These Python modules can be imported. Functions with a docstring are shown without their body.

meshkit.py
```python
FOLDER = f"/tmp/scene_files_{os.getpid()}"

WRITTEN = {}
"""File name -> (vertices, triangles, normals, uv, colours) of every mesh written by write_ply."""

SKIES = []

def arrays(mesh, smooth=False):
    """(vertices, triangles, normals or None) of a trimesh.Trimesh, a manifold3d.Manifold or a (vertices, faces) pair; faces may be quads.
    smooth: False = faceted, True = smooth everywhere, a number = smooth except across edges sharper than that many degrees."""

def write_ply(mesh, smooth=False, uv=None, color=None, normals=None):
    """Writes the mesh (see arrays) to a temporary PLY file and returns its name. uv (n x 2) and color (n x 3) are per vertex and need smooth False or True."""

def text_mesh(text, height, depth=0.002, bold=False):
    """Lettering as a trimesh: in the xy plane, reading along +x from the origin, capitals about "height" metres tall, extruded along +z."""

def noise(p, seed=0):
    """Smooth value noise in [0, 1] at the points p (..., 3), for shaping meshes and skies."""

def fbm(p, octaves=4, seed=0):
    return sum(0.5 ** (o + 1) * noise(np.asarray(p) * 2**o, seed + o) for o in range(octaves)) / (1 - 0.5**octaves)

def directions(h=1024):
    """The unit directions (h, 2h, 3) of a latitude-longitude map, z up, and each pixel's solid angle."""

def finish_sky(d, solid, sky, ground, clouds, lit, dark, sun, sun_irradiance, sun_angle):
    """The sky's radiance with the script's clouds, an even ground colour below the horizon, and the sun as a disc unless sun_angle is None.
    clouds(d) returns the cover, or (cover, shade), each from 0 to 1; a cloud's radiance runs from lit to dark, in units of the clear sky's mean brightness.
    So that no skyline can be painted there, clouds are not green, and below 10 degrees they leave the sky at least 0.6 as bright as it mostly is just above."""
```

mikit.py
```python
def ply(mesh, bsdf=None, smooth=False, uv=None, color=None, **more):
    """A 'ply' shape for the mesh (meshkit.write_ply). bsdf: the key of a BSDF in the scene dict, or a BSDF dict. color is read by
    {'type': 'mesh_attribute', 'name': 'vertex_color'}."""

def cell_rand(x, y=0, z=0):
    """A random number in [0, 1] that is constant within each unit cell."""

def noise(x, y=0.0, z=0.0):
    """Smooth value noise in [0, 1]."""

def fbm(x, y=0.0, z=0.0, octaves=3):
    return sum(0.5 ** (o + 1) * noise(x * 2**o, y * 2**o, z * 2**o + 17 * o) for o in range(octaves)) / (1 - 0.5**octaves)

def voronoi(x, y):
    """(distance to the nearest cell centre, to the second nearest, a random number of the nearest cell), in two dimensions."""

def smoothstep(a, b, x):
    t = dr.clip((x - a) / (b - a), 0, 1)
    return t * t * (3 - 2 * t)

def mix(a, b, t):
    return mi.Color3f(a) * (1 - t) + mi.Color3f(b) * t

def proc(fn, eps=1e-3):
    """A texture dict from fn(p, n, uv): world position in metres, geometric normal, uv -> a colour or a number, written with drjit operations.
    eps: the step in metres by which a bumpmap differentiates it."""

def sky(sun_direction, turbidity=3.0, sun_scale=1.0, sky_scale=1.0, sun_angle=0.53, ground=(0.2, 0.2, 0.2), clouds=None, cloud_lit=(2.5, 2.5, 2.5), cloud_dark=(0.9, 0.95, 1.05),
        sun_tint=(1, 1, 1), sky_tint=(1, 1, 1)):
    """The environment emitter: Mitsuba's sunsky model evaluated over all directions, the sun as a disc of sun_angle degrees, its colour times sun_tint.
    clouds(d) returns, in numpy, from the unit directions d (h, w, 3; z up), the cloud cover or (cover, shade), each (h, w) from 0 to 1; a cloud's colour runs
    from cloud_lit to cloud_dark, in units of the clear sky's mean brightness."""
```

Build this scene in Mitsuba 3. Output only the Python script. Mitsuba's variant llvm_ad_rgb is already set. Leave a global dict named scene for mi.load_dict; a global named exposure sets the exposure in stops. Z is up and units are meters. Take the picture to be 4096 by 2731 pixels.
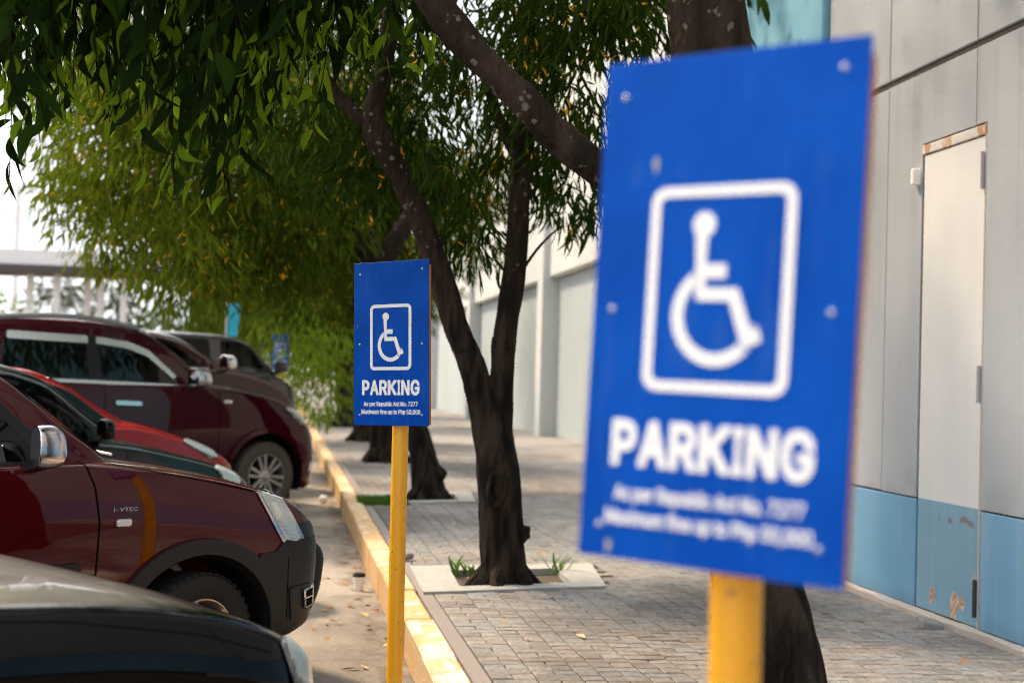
import math
import numpy as np, trimesh, manifold3d, shapely, shapely.affinity, drjit as dr, mitsuba as mi, mikit, meshkit
from shapely.geometry import Polygon, LineString, Point
from shapely.geometry.polygon import orient
from mikit import noise, fbm, voronoi, cell_rand, smoothstep, mix, proc

T = mi.ScalarTransform4f
scene, labels = {}, {}
exposure = 2.75

# ------------------------------------------------------------------ camera
EYE = np.array([0.0, 0.0, 1.5])
_yaw, _pitch, _roll = np.radians([9.15, 1.5, 1.6])
FWD = np.array([np.sin(_yaw) * np.cos(_pitch), np.cos(_yaw) * np.cos(_pitch), np.sin(_pitch)])
_r0 = np.array([np.cos(_yaw), -np.sin(_yaw), 0])
_u0 = np.cross(_r0, FWD)
RIGHT = _r0 * np.cos(_roll) + _u0 * np.sin(_roll)
UP = -_r0 * np.sin(_roll) + _u0 * np.cos(_roll)
scene['camera'] = {'type': 'thinlens', 'fov': 2 * math.degrees(math.atan(512 / 1422.0)), 'fov_axis': 'x',
                   'to_world': T().look_at(origin=EYE.tolist(), target=(EYE + FWD).tolist(), up=UP.tolist()),
                   'aperture_radius': 0.0105, 'focus_distance': 5.8, 'near_clip': 0.05, 'far_clip': 2000.0}

# ------------------------------------------------------------------ sky and sun (bright overcast with a soft sun)
scene['sky'] = mikit.sky((-0.50, 0.42, 0.80), turbidity=4, sun_scale=0.66, sun_angle=8.0,
                         clouds=lambda d: (0.93 + 0 * d[..., 2], 0.12 + 0 * d[..., 2]),
                         cloud_lit=(2.46, 2.5, 2.56), cloud_dark=(1.6, 1.62, 1.66), sun_tint=(1.0, 0.965, 0.91), ground=(0.22, 0.2, 0.18))


# ------------------------------------------------------------------ materials
def C(*v):
    return {'type': 'rgb', 'value': list(v)}


def f_dust_sheen(amount):  # pale film on flat tops: dust, and painted sky reflection on the black bonnet
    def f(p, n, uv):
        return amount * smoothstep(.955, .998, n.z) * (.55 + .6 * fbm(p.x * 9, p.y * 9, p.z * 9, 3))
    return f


def two(d):
    return {'type': 'twosided', 'bsdf': d}


def diff(c, rough=0.8, spec=0.35, **k):
    return two({'type': 'principled', 'base_color': c if isinstance(c, dict) else C(*c), 'roughness': rough, 'specular': spec, **k})


def bump(d, fn, scale, eps=2e-3):
    return {'type': 'bumpmap', 'arbitrary': proc(fn, eps), 'scale': scale, 'bsdf': d}


def f_road(p, n, uv):
    a = fbm(p.x * 1.3 + 7, p.y * 1.3, 0, 4)
    b = noise(p.x * 60, p.y * 60, 3)
    c = fbm(p.x * 5, p.y * 3, 9, 3)
    col = mix((.20, .172, .142), (.33, .29, .24), smoothstep(.3, .7, a))
    col = mix(col, (.17, .14, .115), smoothstep(.58, .75, c) * .55)
    gut = smoothstep(.36, .62, p.x + .22 * (fbm(p.x * 6, p.y * 2.2, 5, 3) - .5))
    col = mix(col, mi.Color3f(.105, .082, .062), gut * (.25 + .5 * smoothstep(.4, .7, fbm(p.x * 16, p.y * 7, 2, 3))))
    seam = smoothstep(.012, .004, dr.abs(p.y - 7.55 - 3.0 * dr.floor((p.y - 6.05) / 3.0)))
    return mix(col, (.09, .08, .07), seam * .7) * (.84 + .32 * b)


def f_paver(p, n, uv):
    i = dr.floor((p.x - .94) / .1)
    y = (p.y + .13 * (.99 + .1 * i) - .26) / .1
    r = cell_rand(i, y, 3)
    q = cell_rand(dr.floor(i / 2), y, 8)
    col = mix((.182, .166, .152), (.272, .245, .222), r)
    col = mix(col, (.225, .23, .23), smoothstep(.6, .9, q) * .8)
    d = fbm(p.x * 1.1, p.y * .8, 2, 3)
    col = mix(col, col * mi.Color3f(.66, .64, .63), smoothstep(.45, .7, d))
    return col * (.8 + .4 * noise(p.x * 55, p.y * 55, p.z * 55))


def f_kerb(p, n, uv):
    w = fbm(p.x * 14, p.y * 9, p.z * 20, 4)
    s = noise(p.x * 80, p.y * 80, p.z * 80)
    yel = mix((.54, .32, .13), (.62, .46, .29), noise(p.y * 2.1, p.x * 9))
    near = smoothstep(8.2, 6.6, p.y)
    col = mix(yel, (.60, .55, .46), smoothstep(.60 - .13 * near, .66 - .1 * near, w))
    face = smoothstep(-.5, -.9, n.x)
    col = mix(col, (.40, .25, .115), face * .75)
    col = mix(col, (.12, .09, .06), smoothstep(.72, .85, fbm(p.x * 30, p.y * 22, p.z * 30, 3)) * .8)
    return col * (.85 + .3 * s)


def f_grey(p, n, uv):
    a = fbm(p.y * .8, p.z * .5, p.x, 4)
    st = fbm(p.y * 7, p.z * .45, 4, 3)
    col = mix((.335, .365, .40), (.415, .44, .47), a)
    run = smoothstep(.56, .8, fbm(p.y * 16, p.z * .25, 8, 3)) * smoothstep(1.2, 3.3, p.z) * smoothstep(3.46, 3.38, p.z)
    col = mix(col, (.22, .215, .205), run * .16)
    col = mix(col, (.25, .25, .24), smoothstep(1.15, .87, p.z) * smoothstep(.45, .7, fbm(p.y * 5, p.z * 5, 12, 3)) * .3)
    return mix(col, (.30, .305, .305), smoothstep(.55, .8, st) * .14)


def f_bluewall(p, n, uv):
    a = fbm(p.y * 1.6, p.z * 1.2, 1, 4)
    st = fbm(p.y * 11, p.z * .8, 6, 3)
    col = mix((.14, .32, .49), (.19, .38, .55), a)
    col = mix(col, (.28, .42, .52), smoothstep(.58, .8, st) * .5)
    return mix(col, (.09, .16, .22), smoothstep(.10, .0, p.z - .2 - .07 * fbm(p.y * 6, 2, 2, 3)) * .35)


def f_strip(p, n, uv):
    a = fbm(p.y * 2.2 + 9, p.z * 1.7, 1, 4)
    return mix((.15, .38, .50), (.22, .44, .55), a)


def f_cream(p, n, uv):
    return mix((.44, .448, .438), (.53, .538, .52), fbm(p.y * .5, p.z * .5, 2, 3))


def f_recess(p, n, uv):
    return mix((.32, .36, .365), (.40, .44, .44), fbm(p.y * .35, p.z * .25, 2, 3))


def f_bark(p, n, uv):
    v = fbm(p.x * 22, p.y * 22, p.z * 3.5, 4)
    col = mix((.007, .0055, .0045), (.042, .029, .021), smoothstep(.3, .75, v))
    l = fbm(p.x * 30 + 3, p.y * 30, p.z * 22, 4)
    high = smoothstep(1.7, 2.6, p.z)
    col = mix(col, (.036, .023, .015), high * .4)
    spot = smoothstep(.75 - .08 * high, .80 - .08 * high, l)
    return mix(col, (.24, .225, .20), spot * (.06 + .42 * high))


def f_leaf(lo, hi, sc=1.2):
    def f(p, n, uv):
        a = fbm(p.x * sc, p.y * sc, p.z * sc, 2)
        b = cell_rand(p.x * 9, p.y * 9, p.z * 9)
        return mix(lo, hi, dr.clip(.55 * a + .45 * b, 0, 1))
    return f


def leafmat(fn, trans=.8, rough=.45):
    return {'type': 'principledthin', 'base_color': proc(fn) if callable(fn) else C(*fn), 'roughness': rough, 'diff_trans': trans, 'eta': 1.4}


def f_bumpstone(p, n, uv):
    return fbm(p.x * 45, p.y * 45, p.z * 45, 3)


def f_bumpbark(p, n, uv):
    return fbm(p.x * 34, p.y * 34, p.z * 5.5, 4) * 1.2 + .5 * fbm(p.x * 90, p.y * 90, p.z * 30, 2)


def f_door(p, n, uv):
    st = fbm(p.y * 30, p.z * 1.1, 6, 3)
    rust = smoothstep(.66, .72, fbm(p.y * 9, p.z * 6, 11, 3)) * smoothstep(.62, .32, p.z)
    blue = mix((.18, .34, .45), (.23, .39, .49), st)
    white = mix((.655, .66, .66), (.685, .69, .685), st)
    scr = smoothstep(.02, .012, dr.abs(p.z - .80 + .05 * noise(p.y * 12))) * smoothstep(.45, .6, noise(p.y * 22, 4)) * .7
    col = mix(white, blue, smoothstep(.872, .866, p.z))
    col = mix(col, (.22, .13, .11), scr)
    return mix(col, mix((.62, .56, .5), (.35, .14, .05), noise(p.y * 60, p.z * 60)), rust)


def f_rustframe(p, n, uv):
    return mix((.58, .57, .54), (.44, .27, .15), smoothstep(.52, .7, fbm(p.y * 14, p.z * 14, 3, 3)))


def f_soil(p, n, uv):
    return mix((.010, .007, .005), (.034, .022, .014), fbm(p.x * 26, p.y * 26, 1, 4))


def f_pale(p, n, uv):
    return mix((.28, .275, .255), (.42, .41, .385), fbm(p.x * 7, p.y * 7, p.z * 7, 4)) * (.9 + .2 * noise(p.x * 70, p.y * 70, p.z * 70))


def f_pole(p, n, uv):
    a = fbm(p.x * 20, p.y * 20, p.z * 2.5, 3)
    col = mix((.70, .30, .005), (.78, .38, .009), a)
    chip = smoothstep(.80, .83, fbm(p.x * 90, p.y * 90, p.z * 60, 2))
    run = smoothstep(.64, .72, fbm(p.x * 45, p.y * 45, p.z * 4 + 3, 3)) * .35
    return mix(mix(col, (.5, .2, .01), run), (.10, .05, .03), chip)


def f_sign(p, n, uv):
    a = fbm(p.x * 9, p.y * 9, p.z * 6, 3)
    b = fbm(p.x * 60, p.y * 60, p.z * 9, 3)
    col = mix((.0001, .058, .37), (.0012, .074, .43), smoothstep(.3, .7, a))
    return mix(col, (.025, .10, .42), smoothstep(.62, .75, b) * .35)


M = {}


def mat(name, d):
    scene['mat_' + name] = d
    M[name] = 'mat_' + name


def paint(c, ior=1.55, dust_sheen=0.0):
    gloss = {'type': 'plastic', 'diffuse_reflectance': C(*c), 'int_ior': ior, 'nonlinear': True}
    if not dust_sheen:
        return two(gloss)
    return two({'type': 'blendbsdf', 'weight': proc(f_dust_sheen(dust_sheen)), 'a_gloss': gloss, 'b_dust_sheen': {'type': 'diffuse', 'reflectance': C(.50, .46, .40)}})


mat('road', diff(proc(f_road), .85))
mat('ground', diff((.25, .22, .19), .9))
mat('paver', bump(diff(proc(f_paver), .8), f_bumpstone, .0015))
mat('joint', diff((.085, .068, .05), .95))
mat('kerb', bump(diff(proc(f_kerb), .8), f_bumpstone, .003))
mat('edging', diff((.235, .205, .19), .85))
mat('pale', diff(proc(f_pale), .85))
mat('soil', diff(proc(f_soil), .95))
mat('grey', bump(diff(proc(f_grey), .9, .2), f_bumpstone, .004))
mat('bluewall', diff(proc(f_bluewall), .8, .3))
mat('strip', diff(proc(f_strip), .8, .3))
mat('cream', diff(proc(f_cream), .85, .25))
mat('recess', diff(proc(f_recess), .6, .35))
mat('groove', diff((.055, .05, .045), .9))
mat('door', diff(proc(f_door), .55, .3))
mat('rustframe', diff(proc(f_rustframe), .8))
mat('footing', bump(diff((.48, .42, .365), .9), f_bumpstone, .006))
mat('bark', bump(diff(proc(f_bark), .85, .12), f_bumpbark, .022))
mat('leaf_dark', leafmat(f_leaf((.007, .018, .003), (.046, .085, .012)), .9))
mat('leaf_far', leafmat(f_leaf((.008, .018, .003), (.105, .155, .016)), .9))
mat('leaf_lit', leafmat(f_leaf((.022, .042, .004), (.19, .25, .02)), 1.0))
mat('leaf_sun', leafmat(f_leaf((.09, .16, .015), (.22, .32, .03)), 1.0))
mat('leaf_bg', leafmat(f_leaf((.05, .06, .035), (.13, .14, .09)), .8, .6))
mat('leaf_mature', leafmat((.018, .042, .006), 1.0, .30))
mat('leaf_mature2', leafmat((.010, .022, .005), .85, .33))
mat('leaf_young', leafmat((.13, .22, .012), 1.2, .35))
mat('flower', leafmat((.72, .40, .02), .6, .6))
mat('grass', leafmat((.10, .19, .03), .8, .5))
mat('twig', diff((.014, .012, .006), .9, .1))
mat('dryleaf', diff((.46, .19, .055), .7))
mat('dryleaf2', diff((.60, .36, .16), .7))
mat('pole', two({'type': 'principled', 'base_color': proc(f_pole), 'roughness': .38, 'specular': .5, 'clearcoat': .4, 'clearcoat_gloss': .8}))
mat('orange', diff((.34, .125, .012), .6, .3))
mat('signblue', two({'type': 'principled', 'base_color': proc(f_sign), 'roughness': .4, 'specular': .06}))
mat('signwhite', diff((.82, .82, .81), .55, .2))
mat('rivet', two({'type': 'roughconductor', 'material': 'Al', 'alpha': .3}))
mat('bolt', two({'type': 'principled', 'base_color': C(.42, .45, .48), 'roughness': .4, 'metallic': .5}))
mat('badge', diff((.42, .43, .45), .4, .5))
mat('chrome', two({'type': 'roughconductor', 'material': 'Cr', 'alpha': .03, 'specular_reflectance': 1.0}))
mat('alloy', two({'type': 'principled', 'base_color': C(.48, .46, .47), 'roughness': .32, 'metallic': .85}))
mat('alloy_tan', two({'type': 'principled', 'base_color': C(.62, .50, .40), 'roughness': .35, 'metallic': .8}))
mat('rubber', diff((.017, .016, .015), .75, .3))
mat('rubber_dusty', diff((.085, .068, .055), .85, .3))
mat('plastic', diff((.012, .0125, .014), .45, .35))
mat('matteblack', diff((.005, .005, .005), .95, .1))
mat('gap', diff((.004, .002, .002), .9, .1))
mat('tint', paint((.003, .006, .007), 1.45))
mat('tint_dark', paint((.002, .002, .0025), 1.25))
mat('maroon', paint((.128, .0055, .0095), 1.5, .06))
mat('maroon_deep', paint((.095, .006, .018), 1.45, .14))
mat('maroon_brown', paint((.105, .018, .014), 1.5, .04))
mat('red', paint((.50, .004, .006)))
mat('navy', paint((.006, .013, .020)))
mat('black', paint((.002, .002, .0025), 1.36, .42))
mat('vangrey', paint((.11, .11, .115), 1.5, .2))
mat('lens', two({'type': 'principled', 'base_color': C(.50, .55, .53), 'roughness': .08, 'metallic': .35, 'specular': .6, 'clearcoat': 1.0, 'clearcoat_gloss': .98}))
mat('lenscore', two({'type': 'principled', 'base_color': C(.78, .78, .68), 'roughness': .22, 'metallic': .5}))
mat('deck', diff((.66, .64, .67), .7))
mat('darkbeam', diff((.07, .06, .06), .8))
mat('column', diff((.72, .70, .70), .8))
mat('greypost', diff((.36, .36, .40), .6))
mat('banner', diff((.03, .42, .62), .7))
mat('cupwhite', diff((.82, .81, .78), .5))
mat('lamp_orange', diff((.45, .12, .05), .4))
mat('cable', diff((.08, .08, .08), .7))


# ------------------------------------------------------------------ naming helpers
def numbered(key):
    if not any(k == key or k.startswith(key + '__') for k in scene) and key not in labels:
        return key
    i = 1
    while True:
        k = f'{key}_{i:03d}'
        if k not in labels and not any(q == k or q.startswith(k + '__') for q in scene):
            return k
        i += 1


_used = {}


def part_key(key):
    if key not in scene and key not in _used:
        _used[key] = 0
        return key
    _used[key] = _used.get(key, 0) + 1
    return f'{key}_{_used[key]:03d}'


def thing(name, label, cat, group=None):
    key = numbered(name)
    labels[key] = {'label': label, 'category': cat}
    if group:
        labels[key]['group'] = group
    return key


def struct(name, mesh, m, label=None, **k):
    scene[name] = mikit.ply(mesh, M[m], **k)
    labels[name] = {'kind': 'structure', **({'label': label} if label else {})}
    return name


def part(parent, name, mesh, m, smooth=35, label=None, kind=None, to_world=None):
    key = part_key(parent + '__' + name)
    d = mesh if isinstance(mesh, dict) else mikit.ply(mesh, M[m], smooth=smooth)
    if to_world is not None:
        d = {**d, 'to_world': to_world}
    scene[key] = d
    if label or kind:
        labels[key] = {**({'label': label} if label else {}), **({'kind': kind} if kind else {})}
    return key


def single(name, mesh, m, label, cat, group=None, smooth=35, kind=None, to_world=None):
    key = numbered(name)
    d = mesh if isinstance(mesh, dict) else mikit.ply(mesh, M[m], smooth=smooth)
    scene[key] = {**d, 'to_world': to_world} if to_world is not None else d
    labels[key] = {'label': label, 'category': cat}
    if group:
        labels[key]['group'] = group
    if kind:
        labels[key]['kind'] = kind
    return key


# ------------------------------------------------------------------ mesh helpers
def cat(ms):
    return trimesh.util.concatenate([m for m in ms if m is not None])


def box(x0, x1, y0, y1, z0, z1):
    m = trimesh.creation.box(extents=(x1 - x0, y1 - y0, z1 - z0))
    m.apply_translation(((x0 + x1) / 2, (y0 + y1) / 2, (z0 + z1) / 2))
    return m


def cbox(x0, x1, y0, y1, z0, z1, c=.004):
    """A box with its edges chamfered by c."""
    pts = []
    for sx, X in ((1, x0), (-1, x1)):
        for sy, Y in ((1, y0), (-1, y1)):
            for sz, Z in ((1, z0), (-1, z1)):
                pts += [(X + sx * c, Y + sy * c, Z), (X + sx * c, Y, Z + sz * c), (X, Y + sy * c, Z + sz * c)]
    return trimesh.convex.convex_hull(np.array(pts))


def sheet(x0, x1, y0, y1, z):
    return (np.array([[x0, y0, z], [x1, y0, z], [x1, y1, z], [x0, y1, z]], float), np.array([[0, 1, 2, 3]]))


def spline(pts, n):
    p = np.asarray(pts, float)
    from scipy.interpolate import PchipInterpolator, CubicSpline
    t = np.r_[0, np.cumsum(np.linalg.norm(np.diff(p[:, :3], axis=0), axis=1))]
    return CubicSpline(t, p)(np.linspace(0, t[-1], n)) if len(p) > 2 else np.array([p[0] + (p[-1] - p[0]) * s for s in np.linspace(0, 1, n)])


def tube(pts, radii, sides=14, n=None, rough=0.0, seed=0, freq=6.0, caps=True, ridge=0.0):
    """A tapered tube along a smooth curve, its skin pushed in and out by noise."""
    pts = np.asarray(pts, float)
    r = np.broadcast_to(np.asarray(radii, float), (len(pts),))
    n = n or max(4, len(pts) * 6)
    q = spline(np.c_[pts, r], n)
    p, r = q[:, :3], np.maximum(q[:, 3], .002)
    t = np.gradient(p, axis=0)
    t /= np.linalg.norm(t, axis=1, keepdims=True) + 1e-12
    a = np.cross(t[0], [1, 0, 0] if abs(t[0][0]) < .8 else [0, 1, 0])
    A = []
    for k in range(n):
        a = a - t[k] * (a @ t[k])
        a /= np.linalg.norm(a)
        A.append(a)
    A = np.array(A)
    B = np.cross(t, A)
    ang = np.arange(sides) * 2 * np.pi / sides
    d = np.cos(ang)[None, :, None] * A[:, None] + np.sin(ang)[None, :, None] * B[:, None]
    v = p[:, None] + d * r[:, None, None]
    if ridge:
        f = meshkit.fbm(v * np.array([34, 34, 4.5]), 3, seed + 5) - .5
        v = v + d * (f * 2 * ridge)[..., None]
    if rough:
        f = meshkit.fbm(v * np.array([freq, freq, freq * .35]), 3, seed) - .5
        v = v + d * (f * 2 * rough * np.minimum(1, r[:, None] / .1))[..., None]
    v = v.reshape(-1, 3)
    i, j = np.meshgrid(np.arange(n - 1), np.arange(sides), indexing='ij')
    fq = np.stack([i * sides + j, i * sides + (j + 1) % sides, (i + 1) * sides + (j + 1) % sides, (i + 1) * sides + j], -1).reshape(-1, 4)
    f = np.vstack([fq[:, [0, 1, 2]], fq[:, [0, 2, 3]]])
    if caps:
        c0, c1 = len(v), len(v) + 1
        v = np.vstack([v, p[0], p[-1]])
        k = np.arange(sides)
        f = np.vstack([f, np.c_[(k + 1) % sides, k, k * 0 + c0], np.c_[(n - 1) * sides + k, (n - 1) * sides + (k + 1) % sides, k * 0 + c1]])
    return trimesh.Trimesh(v, f, process=False)


def lathe(profile, sides=40):
    """(r, z) profile turned about z."""
    pr = np.asarray(profile, float)
    ang = np.arange(sides) * 2 * np.pi / sides
    v = np.stack([pr[:, :1] * np.cos(ang), pr[:, :1] * np.sin(ang), np.repeat(pr[:, 1:], sides, 1)], -1).reshape(-1, 3)
    n = len(pr)
    i, j = np.meshgrid(np.arange(n - 1), np.arange(sides), indexing='ij')
    q = np.stack([i * sides + j, i * sides + (j + 1) % sides, (i + 1) * sides + (j + 1) % sides, (i + 1) * sides + j], -1).reshape(-1, 4)
    return trimesh.Trimesh(v, np.vstack([q[:, [0, 1, 2]], q[:, [0, 2, 3]]]), process=False)


def extr(poly, h):
    gs = getattr(poly, 'geoms', [poly])
    return cat([trimesh.creation.extrude_polygon(g, h, engine='earcut') for g in gs if g.area > 1e-9])


def man(m):
    v, f = (np.asarray(m.vertices), np.asarray(m.faces)) if hasattr(m, 'faces') else m
    r = manifold3d.Manifold(manifold3d.Mesh(vert_properties=np.asarray(v, np.float32), tri_verts=np.asarray(f, np.uint32)))
    return r


def unman(m):
    q = m.to_mesh()
    return trimesh.Trimesh(np.array(q.vert_properties[:, :3]), np.array(q.tri_verts), process=False)


# ------------------------------------------------------------------ ground, road, pavement
RZ, PZ = 0.0, 0.20          # road and pavement level
KX0, KX1 = 0.685, 0.845     # kerb
rng = np.random.default_rng(11)

struct('ground', sheet(-600, 600, -300, 1200, -0.03), 'ground')
struct('road', sheet(-60, KX0 + .02, -12, 110, RZ), 'road', 'pale concrete parking lane')
struct('pavement', box(KX1 - .02, 9.0, -12, 110, -.02, PZ - .03), 'joint')
struct('kerb', box(KX0 + .012, KX1 - .004, -12, 110, -.02, PZ - .012), 'joint')
y, i = 4.6, 0
while y < 60:
    L = 1.0 if y < 30 else 3.0
    dz, dx = rng.uniform(-.006, .006), rng.uniform(-.006, .004)
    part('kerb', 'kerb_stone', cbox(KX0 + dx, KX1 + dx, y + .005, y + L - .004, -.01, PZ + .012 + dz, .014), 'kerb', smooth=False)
    y += L
part('pavement', 'edging_strip', box(KX1 + .008, KX1 + .085, 2, 60, PZ - .035, PZ - .002), 'edging', smooth=False)

PITS = [[(.875, 8.50), (2.06, 8.78), (2.20, 9.86), (.90, 9.68)], [(.88, 14.35), (2.04, 14.75), (2.15, 15.95), (.9, 15.7)]]
HOLES = [[(1.125, 8.74), (1.86, 8.92), (1.90, 9.58), (1.15, 9.45)], [(1.13, 14.65), (1.88, 14.9), (1.92, 15.6), (1.15, 15.45)]]
pit_polys = [Polygon(p).buffer(.012) for p in PITS]

# pavers: columns 0.2 m wide, rows 0.1 m, every other row split in two; the bond drifts a little across the walk
units = []
X = KX1 + .095
cols = []
widths = [.2, .2, .1, .2, .2, .2, .2, .1, .2, .2, .2, .2, .1, .2, .2, .2, .2]
for ci, w in enumerate(widths):
    if X + w > 3.66:
        break
    cols.append((X, w, ci))
    X += w
PAVE_END = X
for (X, w, ci) in cols:
    for r_ in range(int(4.6 / .1), int(24.0 / .1)):
        yy = r_ * .1
        split = w > .15 and (r_ + ci) % 2 == 0
        for (a, b) in (((0, w / 2), (w / 2, w)) if split else ((0, w),)):
            units.append((X + a, X + b, yy - .13 * (X + w / 2) + .13 * 2, .1))


def paver(x0, x1, y0, d, r):
    g, c = .0032, .0055
    z = PZ + r.normal(0, .0009)
    tx, ty = r.normal(0, .0009, 2)
    j = lambda: r.normal(0, .0009)
    A = [(x0 + g + j(), y0 + g + j()), (x1 - g + j(), y0 + g + j()), (x1 - g + j(), y0 + d - g + j()), (x0 + g + j(), y0 + d - g + j())]
    cx, cy = (x0 + x1) / 2, y0 + d / 2
    v = [(a, b, PZ - .04) for a, b in A]
    zt = [z + tx * (1 if a > cx else -1) + ty * (1 if b > cy else -1) for a, b in A]
    v += [(a, b, q - c * .8) for (a, b), q in zip(A, zt)]
    v += [(a + c * (1 if a < cx else -1), b + c * (1 if b < cy else -1), q) for (a, b), q in zip(A, zt)]
    f = []
    for k in range(4):
        m = (k + 1) % 4
        f += [(k, m, 4 + m), (k, 4 + m, 4 + k), (4 + k, 4 + m, 8 + m), (4 + k, 8 + m, 8 + k)]
    f += [(8, 9, 10), (8, 10, 11)]
    return np.array(v), np.array(f)


pr = np.random.default_rng(3)
stay = []
for u in units:
    q = Point((u[0] + u[1]) / 2, u[2] + .05)
    if any(pp.contains(q) for pp in pit_polys):
        continue
    stay.append(u)


def screen(p):
    d = np.asarray(p, float) - EYE
    z = d @ FWD
    return 512 + 1422 * (d @ RIGHT) / z, 341 - 1422 * (d @ UP) / z, z


def in_view(u):
    sx, sy, z = screen((u[0], u[2], PZ))
    return 0 < sx < 1024 and sy < 690


seen = sorted([u for u in stay if in_view(u)], key=lambda u: u[2] - (2 if u[1] - u[0] > .15 else 0))
near = set(map(tuple, seen[:300]))
vs, fs, at = [], [], 0
for u in stay:
    v, f = paver(*u, pr)
    if tuple(u) in near:
        part('pavement', 'paver', (v, f), 'paver', smooth=False)
    else:
        vs.append(v)
        fs.append(f + at)
        at += len(v)
part('pavement', 'paver_field', (np.vstack(vs), np.vstack(fs)), 'paver', smooth=False, kind='stuff')
part('pavement', 'far_paving', sheet(KX1 + .09, 9.0, 24.0, 110, PZ - .003), 'paver', smooth=False)
part('pavement', 'side_paving', sheet(PAVE_END + .01, 9.0, 9.5, 24.0, PZ - .006), 'paver', smooth=False)

# tree pits
pit_labels = ['pale concrete tree pit frame with bare soil around the forked trunk', 'concrete tree pit frame with moss behind the yellow sign pole']
for k, (o, h) in enumerate(zip(PITS, HOLES)):
    t = thing('tree_pit', pit_labels[k], 'tree pit', 'tree pits in the pavement')
    fr = extr(Polygon(o).difference(Polygon(h)), .06)
    fr.apply_translation((0, 0, PZ - .045))
    part(t, 'frame', fr, 'pale', smooth=False)
    hp = Polygon(h).buffer(.01)
    xs, ys = np.linspace(*hp.bounds[::2], 34), np.linspace(*hp.bounds[1::2], 34)
    g = np.stack(np.meshgrid(xs, ys, indexing='ij'), -1).reshape(-1, 2)
    z = PZ - .075 + .06 * meshkit.fbm(np.c_[g * 9, g[:, :1] * 0], 4, 2)
    i, j = np.meshgrid(np.arange(33), np.arange(33), indexing='ij')
    f = np.stack([i * 34 + j, (i + 1) * 34 + j, (i + 1) * 34 + j + 1, i * 34 + j + 1], -1).reshape(-1, 4)
    part(t, 'soil', (np.c_[g, z], f), 'soil', smooth=True)

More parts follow.
